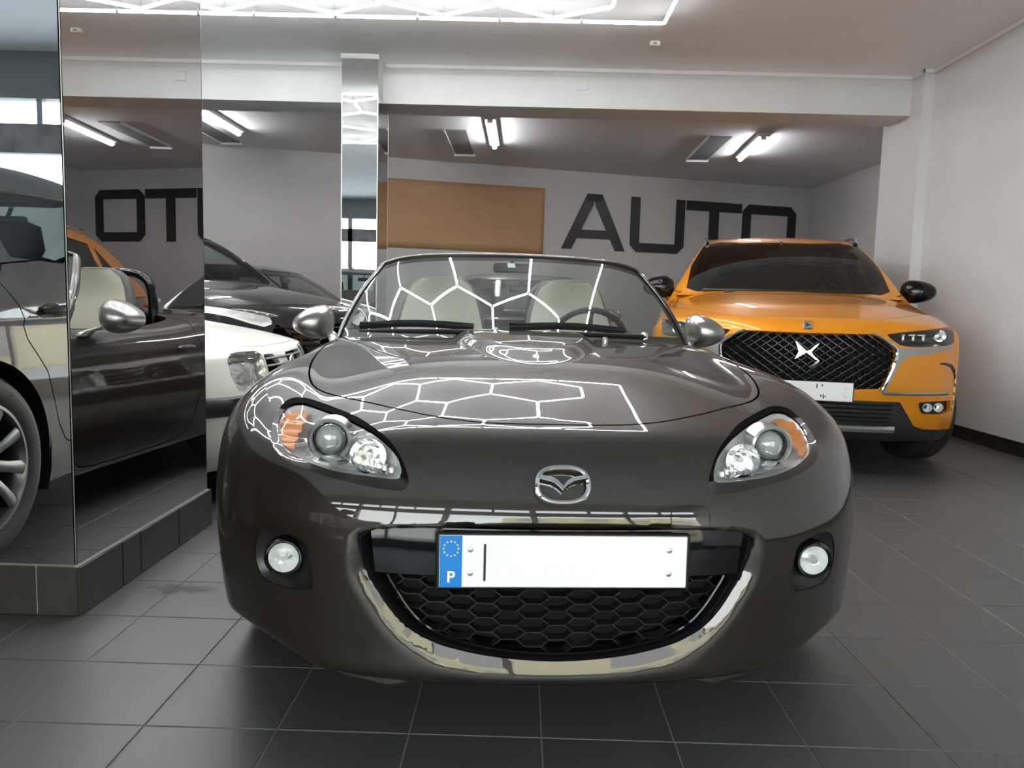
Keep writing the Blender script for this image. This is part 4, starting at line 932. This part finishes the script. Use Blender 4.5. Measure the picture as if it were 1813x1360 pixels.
# ---------------------------------------------------------------- builder of closed cars
def half_poly(p): return smooth_poly(sym(p), 2)
def closed_car(name, label, pose, P, pnt, res=.016, glass_m=None, doors=True, mirror_m=None, rim_m=None, spokes=10, skip=(), recess=(), wheels_turn=0, front_cut=None, seats=True, group=None, rimstyle='straight', mirror_sides=(-1, 1)):
    root = thing(name, label, 'car', (pose[0], pose[1], 0), pose[2], group); F = car_F(P); gm = glass_m or TINTG
    if recess:
        F0 = F
        def F(x, y, z):
            f = F0(x, y, z)
            for poly, dep, k in recess:
                if f.ndim == 1:
                    q = np.nonzero(y < dep+.5)[0]
                    if len(q): f[q] = smax(f[q], -smax(sd_poly(A(x[q]), z[q], poly), y[q]-dep-plan0(A(x[q])), .01), k)
                else:
                    n = int((y < dep+.5).sum()); m = smax(sd_poly(A(x), z, poly), y[:, :n]-dep-plan0(A(x)), .01); f[:, :n] = smax(f[:, :n], -m, k)
            return f
        plan0 = Sp(*P['plan'])
    W_ = max(P['width'][1])+.03; ztop = max(P['roof'][1])+.03
    V, T = isosurface(F, (-W_, -.06, P['clear']-.06), (W_, P['length']+.05, ztop), res)
    yb, gz = P['ws_y'], P['zbelt']
    wsf = lambda V: np.where((V[:, 1] < yb) & (V[:, 2] > gz-.1) & (V[:, 1] > .5), sd_poly(V[:, 0], V[:, 2], half_poly(P['ws'])), 1.)
    bwf = lambda V: np.where((V[:, 1] > P['length']*.72) & (V[:, 2] > gz), sd_poly(V[:, 0], V[:, 2], np.array(sym(P['bw']))), 1.)
    sides = [smooth_poly(p, 1) for p in P['side']]
    sif = lambda i: (lambda V: np.where(A(V[:, 0]) > P['wroof']*.82, sd_poly(V[:, 1], V[:, 2], sides[i]), 1.))
    hof = lambda V: np.where((V[:, 2] > P['hood_z']) & (V[:, 1] < yb), sd_poly(A(V[:, 0]), V[:, 1], half_poly(P['hood'])), 1.)
    hp = smooth_poly(P['head'], 1); hef = lambda V: np.where(V[:, 1] < 1.0, sd_poly(A(V[:, 0]), V[:, 2], hp), 1.)
    arf = lambda yc: (lambda V: np.where(A(V[:, 0]) > .5, np.hypot(V[:, 1]-yc, V[:, 2]-P['wheel_r'])-P['wheel_r']-.045, 1.))
    g = .003
    cuts = [wsf, bwf] + [sif(i) for i in range(len(sides))] + [hef] + [arf(y) for y in P['wheels']]
    BV, BT = V, T
    hv, ht = clip(V, T, hof(V)+g); BV, BT = clip(BV, BT, g-hof(BV))
    dps = [smooth_poly(p, 2) for p in P['doors']] if doors else []
    dof = lambda i: (lambda V: np.where(A(V[:, 0]) > .55, sd_poly(V[:, 1], V[:, 2], dps[i]), 1.))
    dpieces = []
    for i in range(len(dps)):
        dv, dt = clip(V, T, dof(i)(V)+g)
        for f in [sif(i) for i in range(len(sides))]+[arf(y) for y in P['wheels']]: dv, dt = clip(dv, dt, -f(dv))
        dpieces.append((dv, dt)); BV, BT = clip(BV, BT, g-dof(i)(BV))
    for f in cuts: BV, BT = clip(BV, BT, -f(BV))
    extra = front_cut(root, F, V, T) if front_cut else []
    for f in extra: BV, BT = clip(BV, BT, -f(BV)); hv, ht = clip(hv, ht, -f(hv))
    hv, ht = clip(hv, ht, -wsf(hv)); hv, ht = clip(hv, ht, -hef(hv))
    shell('body', F, BV, BT, pnt, root, depth=.025); shell('hood', F, hv, ht, pnt, root, depth=.012)
    for i, (dv, dt) in enumerate(dpieces):
        for s in (-1, 1):
            pv, pt = clip(dv, dt, -s*dv[:, 0]); d = shell('door', F, pv, pt, pnt, root, depth=.012); hy, hz = P['handles'][i]
            hx = float(Sp(*P['width'])(hy))-.008
            # a cup with a grip bar across it
            cu = MB(); cu.loft([[(s*(hx-.004+o_), hy+.055+rr*.075*math.cos(a), hz-.005+rr*.034*math.sin(a)) for a in np.linspace(0, 6.283, 18, endpoint=False)][::s] for rr, o_ in ((1.0, .006), (.9, .009), (.55, -.006))]); cu.build('handle_cup', pnt, d)
            gr = MB(); gr.tube([(s*(hx+o_), hy+y_, hz+z_) for y_, o_, z_ in ((-.10, .012, .004), (-.06, .034, .004), (.0, .040, .003), (.07, .034, -.002), (.13, .008, -.008))][::-s], [.011, .016, .017, .015, .006], 10, flat=1.15); gr.build('handle', pnt, d)
    wv, wt = clip(V, T, wsf(V)); N = normals(F, wv); mk('windscreen', wv-N*.004, wt, gm, root, N)
    bv, bt = clip(V, T, bwf(V))
    if len(bt): N = normals(F, bv); mk('rear_window', bv-N*.004, bt, gm, root, N)
    for i in range(len(sides)):
        sv, st_ = clip(V, T, sif(i)(V))
        for s in (-1, 1):
            pv, pt = clip(sv, st_, -s*sv[:, 0])
            if len(pt): N = normals(F, pv); mk('side_window', pv-N*.005, pt, gm, root, N)
    lights = []
    ev, et = clip(V, T, hef(V))
    for s in (-1, 1):
        pv, pt = clip(ev, et, -s*ev[:, 0]); N = normals(F, pv); h = mk('headlight', pv-N*.003, pt, LENSG, root, N)
        dep = .006+.05*np.clip(-hef(pv)/.03, 0, 1); mk('lamp_housing', pv-N*dep[:, None], pt, P.get('lamp_m', LAMPS), h, None); lights.append(h)
    pw = Sp(*P['width']); ub = MB(); L = P['length']; wr = P['wheel_r']
    ub.box((0, (P['wheels'][0]+P['wheels'][1])/2, P['clear']+.13), (pw(L/2)*1.86, P['wheels'][1]-P['wheels'][0]-2*wr-.14, .2), bev=.03); ub.box((0, L/2, P['clear']+.22), (P['track']*2-.42, L-.5, .34), bev=.05)
    ub.build('underbody', UNDER, root)
    for s in (-1, 1):
        for yc in P['wheels']:
            r0 = [(s*(P['track']-.30), yc+(wr+.055)*math.cos(a), wr+(wr+.055)*math.sin(a)) for a in np.linspace(-.4, math.pi+.4, 18)]; r1 = [(s*(P['track']+P['wheel_w']/2-.01), p[1], p[2]) for p in r0]
            MB().loft([r0, r1], False, False).build('wheel_liner', UNDER, root)
            wheel(root, (s*P['track'], yc, wr), wr, P['wheel_w'], P['rim_r'], spokes, s, rim_m or RIMM, rimstyle, wheels_turn if yc < 2 else 0)
    mx, my, mz = P['mirror']; a_, b_, c_ = P['mirror_sz']
    for s in mirror_sides:
        def Fm(x, y, z, s=s):
            u = (s*x-mx-a_*.55)/a_; v = (z-mz)/b_; w = (y-my)/c_
            return ((A(u)**2.4 + A(v/(1-.22*u))**2.4 + A(np.where(w < 0, w*.85, w*1.9))**2.2)**.43-1)*.06
        mv, mt = isosurface(Fm, (min(s*(mx-.6*a_), s*(mx+1.7*a_)), my-c_*1.5, mz-b_*1.5), (max(s*(mx-.6*a_), s*(mx+1.7*a_)), my+c_*1.5, mz+b_*1.5), .011)
        mo = mk('door_mirror', mv, mt, mirror_m or pnt, root, normals(Fm, mv))
        MB().tube([(s*(mx-.12), my+.03, mz-b_*1.1), (s*(mx-.02), my+.01, mz-b_*1.0), (s*(mx+.03), my, mz-b_*.6)], [.032, .028, .024], 10).build('mirror_arm', pnt, mo)
    # cabin
    zb = P['zbelt']; y0 = P['ws'][0][1]; dk = MB(); yw = P['hood'][-1][1]
    dk.loft([[(x_, yw+.05+P['bow']*x_*x_, zb-.01), (x_, yw+.50, zb+.015), (x_, yw+.72, zb-.03), (x_, yw+.7, zb-.4)] for x_ in np.linspace(-P['wbelt']+.04, P['wbelt']-.04, 9)], False, False); dk.build('dashboard', CAB, root, angle=60)
    if seats:
        for s in (-1, 1):
            b = MB(); rings = []
            for dy, z, w_, t_ in ((0, zb-.35, .24, .08), (.08, zb-.1, .24, .08), (.15, zb+.10, .20, .06), (.165, zb+.13, .10, .04), (.17, zb+.16, .12, .045), (.18, zb+.27, .11, .04), (.18, zb+.29, .06, .02)):
                rings.append([(s*.37+w_*math.copysign(abs(math.cos(q))**.65, math.cos(q)), yw+1.15+dy+t_*math.copysign(abs(math.sin(q))**.65, math.sin(q)), z) for q in np.linspace(0, 6.283, 16, endpoint=False)])
            b.loft(rings).build('seat', CAB, root, angle=60)
        sc_ = np.array([.37, yw+.78, zb-.02]); e2 = np.array([0, .42, .9]); sw = MB(); sw.tube([sc_+.185*(math.cos(q)*np.array([1, 0, 0])+math.sin(q)*e2) for q in np.linspace(0, 6.283, 28, endpoint=False)], .015, 6, True)
        for q in (0, math.pi, -math.pi/2): sw.tube([sc_, sc_+.18*(math.cos(q)*np.array([1, 0, 0])+math.sin(q)*e2)], .014, 5)
        sw.build('steering_wheel', DRK, root)
        zt_ = max(p[1] for p in P['ws']); ym = np.interp(zt_-.06, P['roof'][1][:5], P['roof'][0][:5])+.10
        MB().box((0, ym, zt_-.10), (.22, .025, .06), bev=.015).tube([(0, ym, zt_-.08), (0, ym-.05, zt_)], .012, 6).build('interior_mirror', mat('mirror_housing', (.12, .12, .12), .3), root)
    return root, F, V, T, lights
def patch(name, F, V, T, poly, m, root, off=0, cond=lambda V: V[:, 1] < 1.2, side=0, depth=None, smoothn=2):
    """a panel cut out of the front of a car: polygon in (|x|, z)"""
    p = smooth_poly(poly, smoothn); s_ = np.where(cond(V), sd_poly(A(V[:, 0]) if side == 0 else side*V[:, 0], V[:, 2], p), 1.)
    v, t = clip(V, T, s_)
    if not len(t): return None
    N = normals(F, v)
    if depth: return shell(name, F, v+N*off, t, m, root, N, depth)
    return mk(name, v+N*off, t, m, root, N)
# ---------------------------------------------------------------- orange crossover
ORG = paint('amber_orange_paint', (.80, .285, .004), .30, .42, .05, .3); SGR = mat('satin_grey_trim', (.42, .40, .39), .30, .8); LB = mat('lower_bumper_black', (.022, .024, .026), .45)
D_GR = [(0, .862), (.36, .866), (.41, .845), (.477, .798), (.492, .768), (.488, .716), (.463, .639), (.433, .562), (.412, .545), (.289, .538), (0, .536)]
D_WING = [(.497, .795), (.57, .787), (.683, .796), (.868, .806), (.868, .790), (.685, .755), (.58, .742), (.535, .715), (.505, .66), (.452, .535), (.437, .535), (.465, .62), (.492, .70), (.498, .768)]
D_FOG = [(.65, .468), (.76, .476), (.872, .476), (.885, .41), (.804, .395), (.687, .398), (.665, .42)]
D_LOW = [(0, .472), (.30, .472), (.542, .470), (.60, .385), (.640, .325), (.70, .303), (.96, .285), (.99, .15), (0, .15)]
D_DRL = [(.765, .705), (.815, .705), (.86, .695), (.895, .655), (.908, .57), (.908, .49), (.900, .405), (.885, .402), (.890, .49), (.889, .565), (.876, .635), (.845, .675), (.81, .688), (.765, .695)]
DSP['lamp_m'] = mat('dark_lamp_housing', (.05, .055, .06), .2, .4)
def ds_front(root, F, V, T):
    r = []
    for p in (D_GR, D_WING, D_FOG, D_LOW, D_DRL):
        q = smooth_poly(sym(p), 1) if p in (D_GR, D_LOW) else np.array(p)
        r.append(lambda V, q=q, s_=(p in (D_GR, D_LOW)): np.where(V[:, 1] < 1.0 if not s_ else V[:, 1] < .62, sd_poly(V[:, 0] if s_ else A(V[:, 0]), V[:, 2], q), 1.))
    return r
ds, F, V, T, lights = closed_car('crossover', 'orange crossover with black diamond grille parked near the right wall', (1.7022, 4.6358, -.2235), DSP, ORG, .0135, mirror_m=BLKG, front_cut=ds_front, spokes=5, wheels_turn=.30)
patch('grille_backing', F, V, T, sym(D_GR), UNDER, ds, -.045, lambda V: V[:, 1] < .6, 1, None, 1)
patch('lower_bumper', F, V, T, sym(D_LOW), LB, ds, -.012, lambda V: V[:, 1] < .62, 1, .02, 1)
for s in (-1, 1):
    patch('headlight_wing', F, V, T, D_WING, SGR, ds, .004, side=s, depth=.015, smoothn=1)
    f_ = patch('fog_lamp_recess', F, V, T, D_FOG, BLK, ds, -.03, side=s, smoothn=1)
    dl = patch('daytime_light', F, V, T, D_DRL, BLKG, ds, -.004, side=s, smoothn=1)
    for k in range(5):
        z0 = .42+.052*k
        patch('light_segment', F, V, T, [(.891, z0), (.905, z0), (.907, z0+.032), (.890, z0+.032)], mat('clear_segment', (.75, .75, .68), .15, .2, coat=.5), dl, -.001, side=s, smoothn=1)
    def at_front(x, z, o=0): return float(F_front(x, z))+o
    pl_ = Sp(*DSP['plan']); ns_ = Sp(*DSP['nose'])
    fy = lambda x, z: float(pl_(abs(x))+ns_(z))
    for cx_, r_ in ((.715, .028), (.785, .028)):
        MB().lathe([(r_, -.02), (r_*.95, -.028), (r_*.8, -.02), (r_*.4, .0), (.0001, .004)], 20, (s*cx_, fy(cx_, .436)+.035, .436), 'y').build('fog_lamp', LAMPS, f_)
    # lamp modules inside the headlight
    h = lights[0 if s < 0 else 1]
    MB().lathe([(.040, -.012), (.034, -.022), (.030, -.006), (.0001, -.014)], 24, (s*.770, fy(.770, .862)+.055, .862), 'y').build('lamp_module', CHR, h)
    for cx_ in (.53, .59, .65):
        m = MB(); y_ = fy(cx_, .85)+.040
        m.box((s*cx_, y_, .865), (.048, .02, .010), bev=.003); m.box((s*(cx_+.012), y_, .846), (.016, .02, .030), bev=.003); m.build('lamp_module', SGR, h)
    # chrome line in the bumper
    ch = MB(); xs_ = np.linspace(.44, .845, 14); ch.loft([[(s*x_, fy(x_, .52)-.012, .531), (s*x_, fy(x_, .52)-.020, .522), (s*x_, fy(x_, .52)-.010, .511), (s*x_, fy(x_, .52)+.03, .52)] for x_ in xs_]); ch.build('bumper_chrome_line', SGR, ds)
fr_ = MB(); pts = []
for x_, z_ in smooth_poly([(.36, .869), (.415, .846), (.484, .798), (.500, .768), (.496, .716), (.470, .639), (.440, .562), (.425, .530)], 4, False): pts.append((x_, z_))
for s in (-1, 1):
    m = MB(); m.tube([(s*x_, fy(x_, z_)-.010, z_) for x_, z_ in pts], [.007]*6+[.011]*(len(pts)-6), 8); m.build('grille_frame', CHR, ds)
# diamond lattice with bright studs
GBL = mat('lattice_black', (.02, .02, .021), .18, .3); STUD = mat('lattice_stud', (.45, .45, .46), .15, .9)
gp = smooth_poly(sym([(x_*1.0, .70+(z_-.70)*1.0) for x_, z_ in D_GR]), 1); lat = MB(); studs = MB()
dxg, dzg = .0335, .0235
inn = lambda x_, z_: sd_poly(np.array([x_]), np.array([z_]), gp)[0] < -.002
for i in range(-16, 17):
    for j in range(0, 17):
        x_, z_ = i*dxg, .535+j*dzg
        if (i+j) % 2: continue
        for dx_ in (dxg, -dxg):
            x2, z2 = x_+dx_, z_+dzg
            if inn((x_+x2)/2, (z_+z2)/2):
                a, b_ = np.array([x_, fy(x_, z_)+.004, z_]), np.array([x2, fy(x2, z2)+.004, z2]); d = (b_-a)/np.linalg.norm(b_-a); n_ = np.array([-d[2], 0, d[0]])*.0042; q = np.array([0, .022, 0])
                lat.loft([[a-n_*.4, a+n_*.4, a+n_*1.6+q, a-n_*1.6+q], [b_-n_*.4, b_+n_*.4, b_+n_*1.6+q, b_-n_*1.6+q]])
        if inn(x_, z_):
            y_ = fy(x_, z_); r_ = .0062; studs.add([(x_-r_, y_+.004, z_), (x_, y_+.004, z_-r_), (x_+r_, y_+.004, z_), (x_, y_+.004, z_+r_), (x_, y_-.004, z_)], [(0, 1, 4), (1, 2, 4), (2, 3, 4), (3, 0, 4)])
lo = tag(lat.build('grille_lattice', GBL, ds, smooth=False), kind='stuff'); tag(studs.build('grille_stud', STUD, ds, smooth=False), kind='stuff')
# winged emblem in the grille, small badge on the hood
em = MB(); k_ = 1.0
em.prism([(-.072, .062), (-.010, .006), (-.004, .0), (-.012, -.008), (-.072, -.048), (-.050, .0)], -.008, .004)
em.prism([(-.012, .004), (.010, .008), (.042, .040), (.062, .052), (.050, .034), (.020, .0), (.030, -.018), (.070, -.052), (.046, -.046), (.012, -.018), (-.006, -.006)], -.008, .004)
em.prism([(.070, -.052), (.058, -.066), (.036, -.084), (.006, -.094), (.030, -.076), (.046, -.060), (.060, -.050)], -.008, .004)
eo = em.build('emblem', CHR, ds, smooth=False); eo.location = (0, fy(0, .755)-.012, .752)
hb = MB().box((0, 0, 0), (.052, .010, .058), bev=.006).build('hood_badge', SILV, ds); hb.location = (0, .062, .908); hb.rotation_euler = (-.75, 0, 0)
MB().prism([(-.018, .018), (.016, .0), (-.018, -.020), (-.008, .0)], -.0075, -.004).build('badge_mark', INK, hb, smooth=False)
pp = euro_plate(ds, -.030, .523, -.02, stroke=False)
for x_, z_, h_ in ((.060, .030, .028), (.090, .036, .012), (.085, -.026, .016), (.099, -.030, .026), (.108, -.030, .012)): MB().box((x_, -.0085, z_), (.006, .0014, h_)).build('ink_stroke', INK, pp, smooth=False)
# lower grille bars, skid strip
for k in range(5): 
    m = MB(); z_ = .345+.026*k; xs_ = np.linspace(-.50, .50, 15); m.loft([[(x_, fy(x_, z_)-.004, z_+.005), (x_, fy(x_, z_)-.010, z_), (x_, fy(x_, z_)-.004, z_-.006), (x_, fy(x_, z_)+.03, z_)] for x_ in xs_]); m.build('lower_grille_bar', BLK, ds)
m = MB(); xs_ = np.linspace(-.53, .53, 15); m.loft([[(x_, fy(x_, .30)-.004, .318), (x_, fy(x_, .29)-.022, .300), (x_, fy(x_, .28)-.012, .278), (x_, fy(x_, .3)+.05, .285)] for x_ in xs_]); m.build('skid_strip', SILV, ds)
for s in (-1, 1):
    MB().lathe([(.0001, -.012), (.010, -.010), (.013, 0), (.013, .02)], 12, (s*.30, fy(.3, .60)-.004, .60), 'y').build('parking_sensor', BLKG, ds)
    rr = MB(); rr.tube([(s*.60, 2.16, 1.555), (s*.605, 2.22, 1.600), (s*.61, 2.5, 1.628), (s*.61, 3.3, 1.622), (s*.58, 3.72, 1.56), (s*.57, 3.80, 1.50)], [.020, .017, .015, .015, .017, .02], 8); rr.build('roof_rail', CHR, ds)
MB().box((-.42, 1.30, 1.128), (.075, .02, .014), bev=.005).build('washer_jet', BLK, ds)
wp = MB(); wp.tube([(-.62, 1.36, 1.138), (-.2, 1.285, 1.137), (.25, 1.275, 1.137), (.60, 1.35, 1.14)], .012, 6); wp.build('wiper', BLK, ds)
# ---------------------------------------------------------------- white hatchback between the mirrored column and the roadster
WHT = mat('white_car_paint', (.94, .925, .86), .35, 0, coat=.8, coat_r=.05)
H_GR = [(0, .545), (0, .695), (.18, .698), (.305, .700), (.305, .55), (.18, .545)]
HAT['lamp_m'] = LAMPC
H_BUM = [(0, .525), (.60, .525), (.84, .525), (.86, .435), (0, .435)]
def hat_front(root, F, V, T):
    return [lambda V: np.where(V[:, 1] < .3, sd_poly(V[:, 0], V[:, 2], np.array(sym(H_GR))), 1.), lambda V: np.where((V[:, 1] < .42), sd_poly(V[:, 0], V[:, 2], np.array(sym(H_BUM))), 1.)]
wh, F, V, T, lights = closed_car('hatchback', 'small white hatchback with black bumper strip just behind the mirrored column', (-1.235, 4.20, math.pi/2), HAT, WHT, .016, glass_m=TINTG, front_cut=hat_front, mirror_m=BLK, spokes=8)
pl_ = Sp(*HAT['plan']); ns_ = Sp(*HAT['nose']); fy = lambda x, z: float(pl_(abs(x))+ns_(z))
patch('grille_backing', F, V, T, sym(H_GR), UNDER, wh, -.03, lambda V: V[:, 1] < .3, 1, None, 1)
for k in range(4):
    m = MB(); z_ = .570+.036*k; m.loft([[(x_, fy(x_, z_)-.001, z_+.007), (x_, fy(x_, z_)-.008, z_), (x_, fy(x_, z_)-.001, z_-.007), (x_, fy(x_, z_)+.03, z_-.004)] for x_ in np.linspace(-.305, .305, 15)]); m.build('grille_bar', mat('grille_bar_grey', (.10, .10, .10), .35), wh)
m = MB(); bm = [(x_, fy(x_, .47)) for x_ in np.linspace(-.815, .815, 41)]
side_y = lambda x_: x_
m.loft([[(x_, y_+.004, .524), (x_, y_-.018, .517), (x_, y_-.024, .48), (x_, y_-.018, .442), (x_, y_+.004, .435)] for x_, y_ in bm], False, False)
for s in (-1, 1): m.loft([[(s*(.815+a), bm[-1][1]-.01+b_, z_) for (a, z_) in ((.0, .524), (.022, .517), (.028, .48), (.022, .442), (0, .435))] for b_ in (0, .1, .18)], False, False)
m.build('bumper_strip', mat('bumper_grey', (.03, .03, .03), .4), wh, angle=60)
em = MB(); N_ = 28
em.tube([(.054*math.cos(a), 0, .054*math.sin(a)) for a in np.linspace(0, 6.283, N_, endpoint=False)], .006, 6, True, up=(0, 1, 0))
em.prism([(-.026, .045), (-.014, .045), (0, .012), (.014, .045), (.026, .045), (.006, .002), (-.006, .002)], -.004, .004); em.prism([(-.046, .020), (-.034, .026), (-.020, -.020), (-.006, .004), (.006, .004), (.020, -.020), (.034, .026), (.046, .020), (.024, -.044), (.014, -.044), (0, -.012), (-.014, -.044), (-.024, -.044)], -.004, .004)
eo = em.build('emblem', CHR, wh); eo.location = (0, fy(0, .62)-.016, .625)
# ---------------------------------------------------------------- dark crossover, dark saloon, grey coupe, brown SUV
BLC = paint('black_car_paint', (.010, .010, .0105), .1, .4, .05, .1)
SUV = scale_P(DSP, .97, .93, .985); SUV['lamp_m'] = mat('bright_lamp_bowl', (.9, .9, .88), .3, .3, bump=(40, .01), coat=.5)
SUV['head'] = [(.42, .80), (.44, .845), (.60, .885), (.75, .915), (.845, .935), (.862, .91), (.845, .875), (.72, .845), (.60, .80), (.50, .775)]
def blk_front(root, F, V, T): return [lambda V: np.where(V[:, 1] < .4, sd_poly(V[:, 0], V[:, 2], np.array(sym([(0, .50), (0, .80), (.40, .80), (.46, .70), (.38, .50)]))), 1.)]
bc, F, V, T, lights = closed_car('crossover', 'black crossover with long clear headlights parked behind the white hatchback', (-1.565, 6.05, math.radians(60)), SUV, BLC, .018, glass_m=CARGL, front_cut=blk_front, doors=False, mirror_sides=(-1,))
pl_ = Sp(*SUV['plan']); ns_ = Sp(*SUV['nose']); fy = lambda x, z: float(pl_(abs(x))+ns_(z))
patch('grille_backing', F, V, T, sym([(0, .50), (0, .80), (.40, .80), (.46, .70), (.38, .50)]), UNDER, bc, -.04, lambda V: V[:, 1] < .4, 1, None, 1)
for k in range(6):
    m = MB(); z_ = .54+.045*k; hw = .42 if z_ > .6 else .38; m.loft([[(x_, fy(x_, z_)-.001, z_+.008), (x_, fy(x_, z_)-.012, z_), (x_, fy(x_, z_)-.001, z_-.008), (x_, fy(x_, z_)+.03, z_)] for x_ in np.linspace(-hw, hw, 13)]); m.build('grille_bar', BLKG, bc)
    for q in (-.3, -.2, -.1, 0, .1, .2, .3): 
        if k < 5: MB().box((q, fy(q, z_)-.010, z_+.0), (.018, .008, .006), bev=.002).build('grille_stud', CHR, bc)
euro_plate(bc, -.02, .46, 0, stroke=False, blue=False)
HAT['lamp_m'] = LAMPC; SAL = scale_P(HAT, 1.02, .95, .97); SAL['lamp_m'] = LAMPC
closed_car('saloon', 'dark low car half hidden behind the black crossover and slim column', (-1.15, 9.05, math.radians(82)), SAL, BLC, .02, glass_m=CARGL, doors=False)
COU = scale_P(HAT, 1.02, 1.08, .925); GRY = paint('silver_grey_paint', (.30, .30, .29), .7, .3)
closed_car('coupe', 'low silver grey car seen through the roadster windscreen behind its seats', (.02, 6.02, .02), COU, GRY, .02, glass_m=CARGL, doors=False)
BRN = paint('brown_grey_paint', (.040, .031, .023), .6, .45, .05, .3)
BSV = scale_P(DSP, .965, .95, .93); BSV['handles'] = [(a, b+.05) for a, b in BSV['handles']]; BSV['lamp_m'] = LAMPS
closed_car('suv', 'brown grey SUV standing left of the camera, seen in the front mirror', (-2.785, -1.60, 0), BSV, BRN, .016, glass_m=TINTG, mirror_m=BRN, spokes=10, rimstyle='twist', rim_m=mat('dark_alloy', (.20, .20, .20), .3, .9))
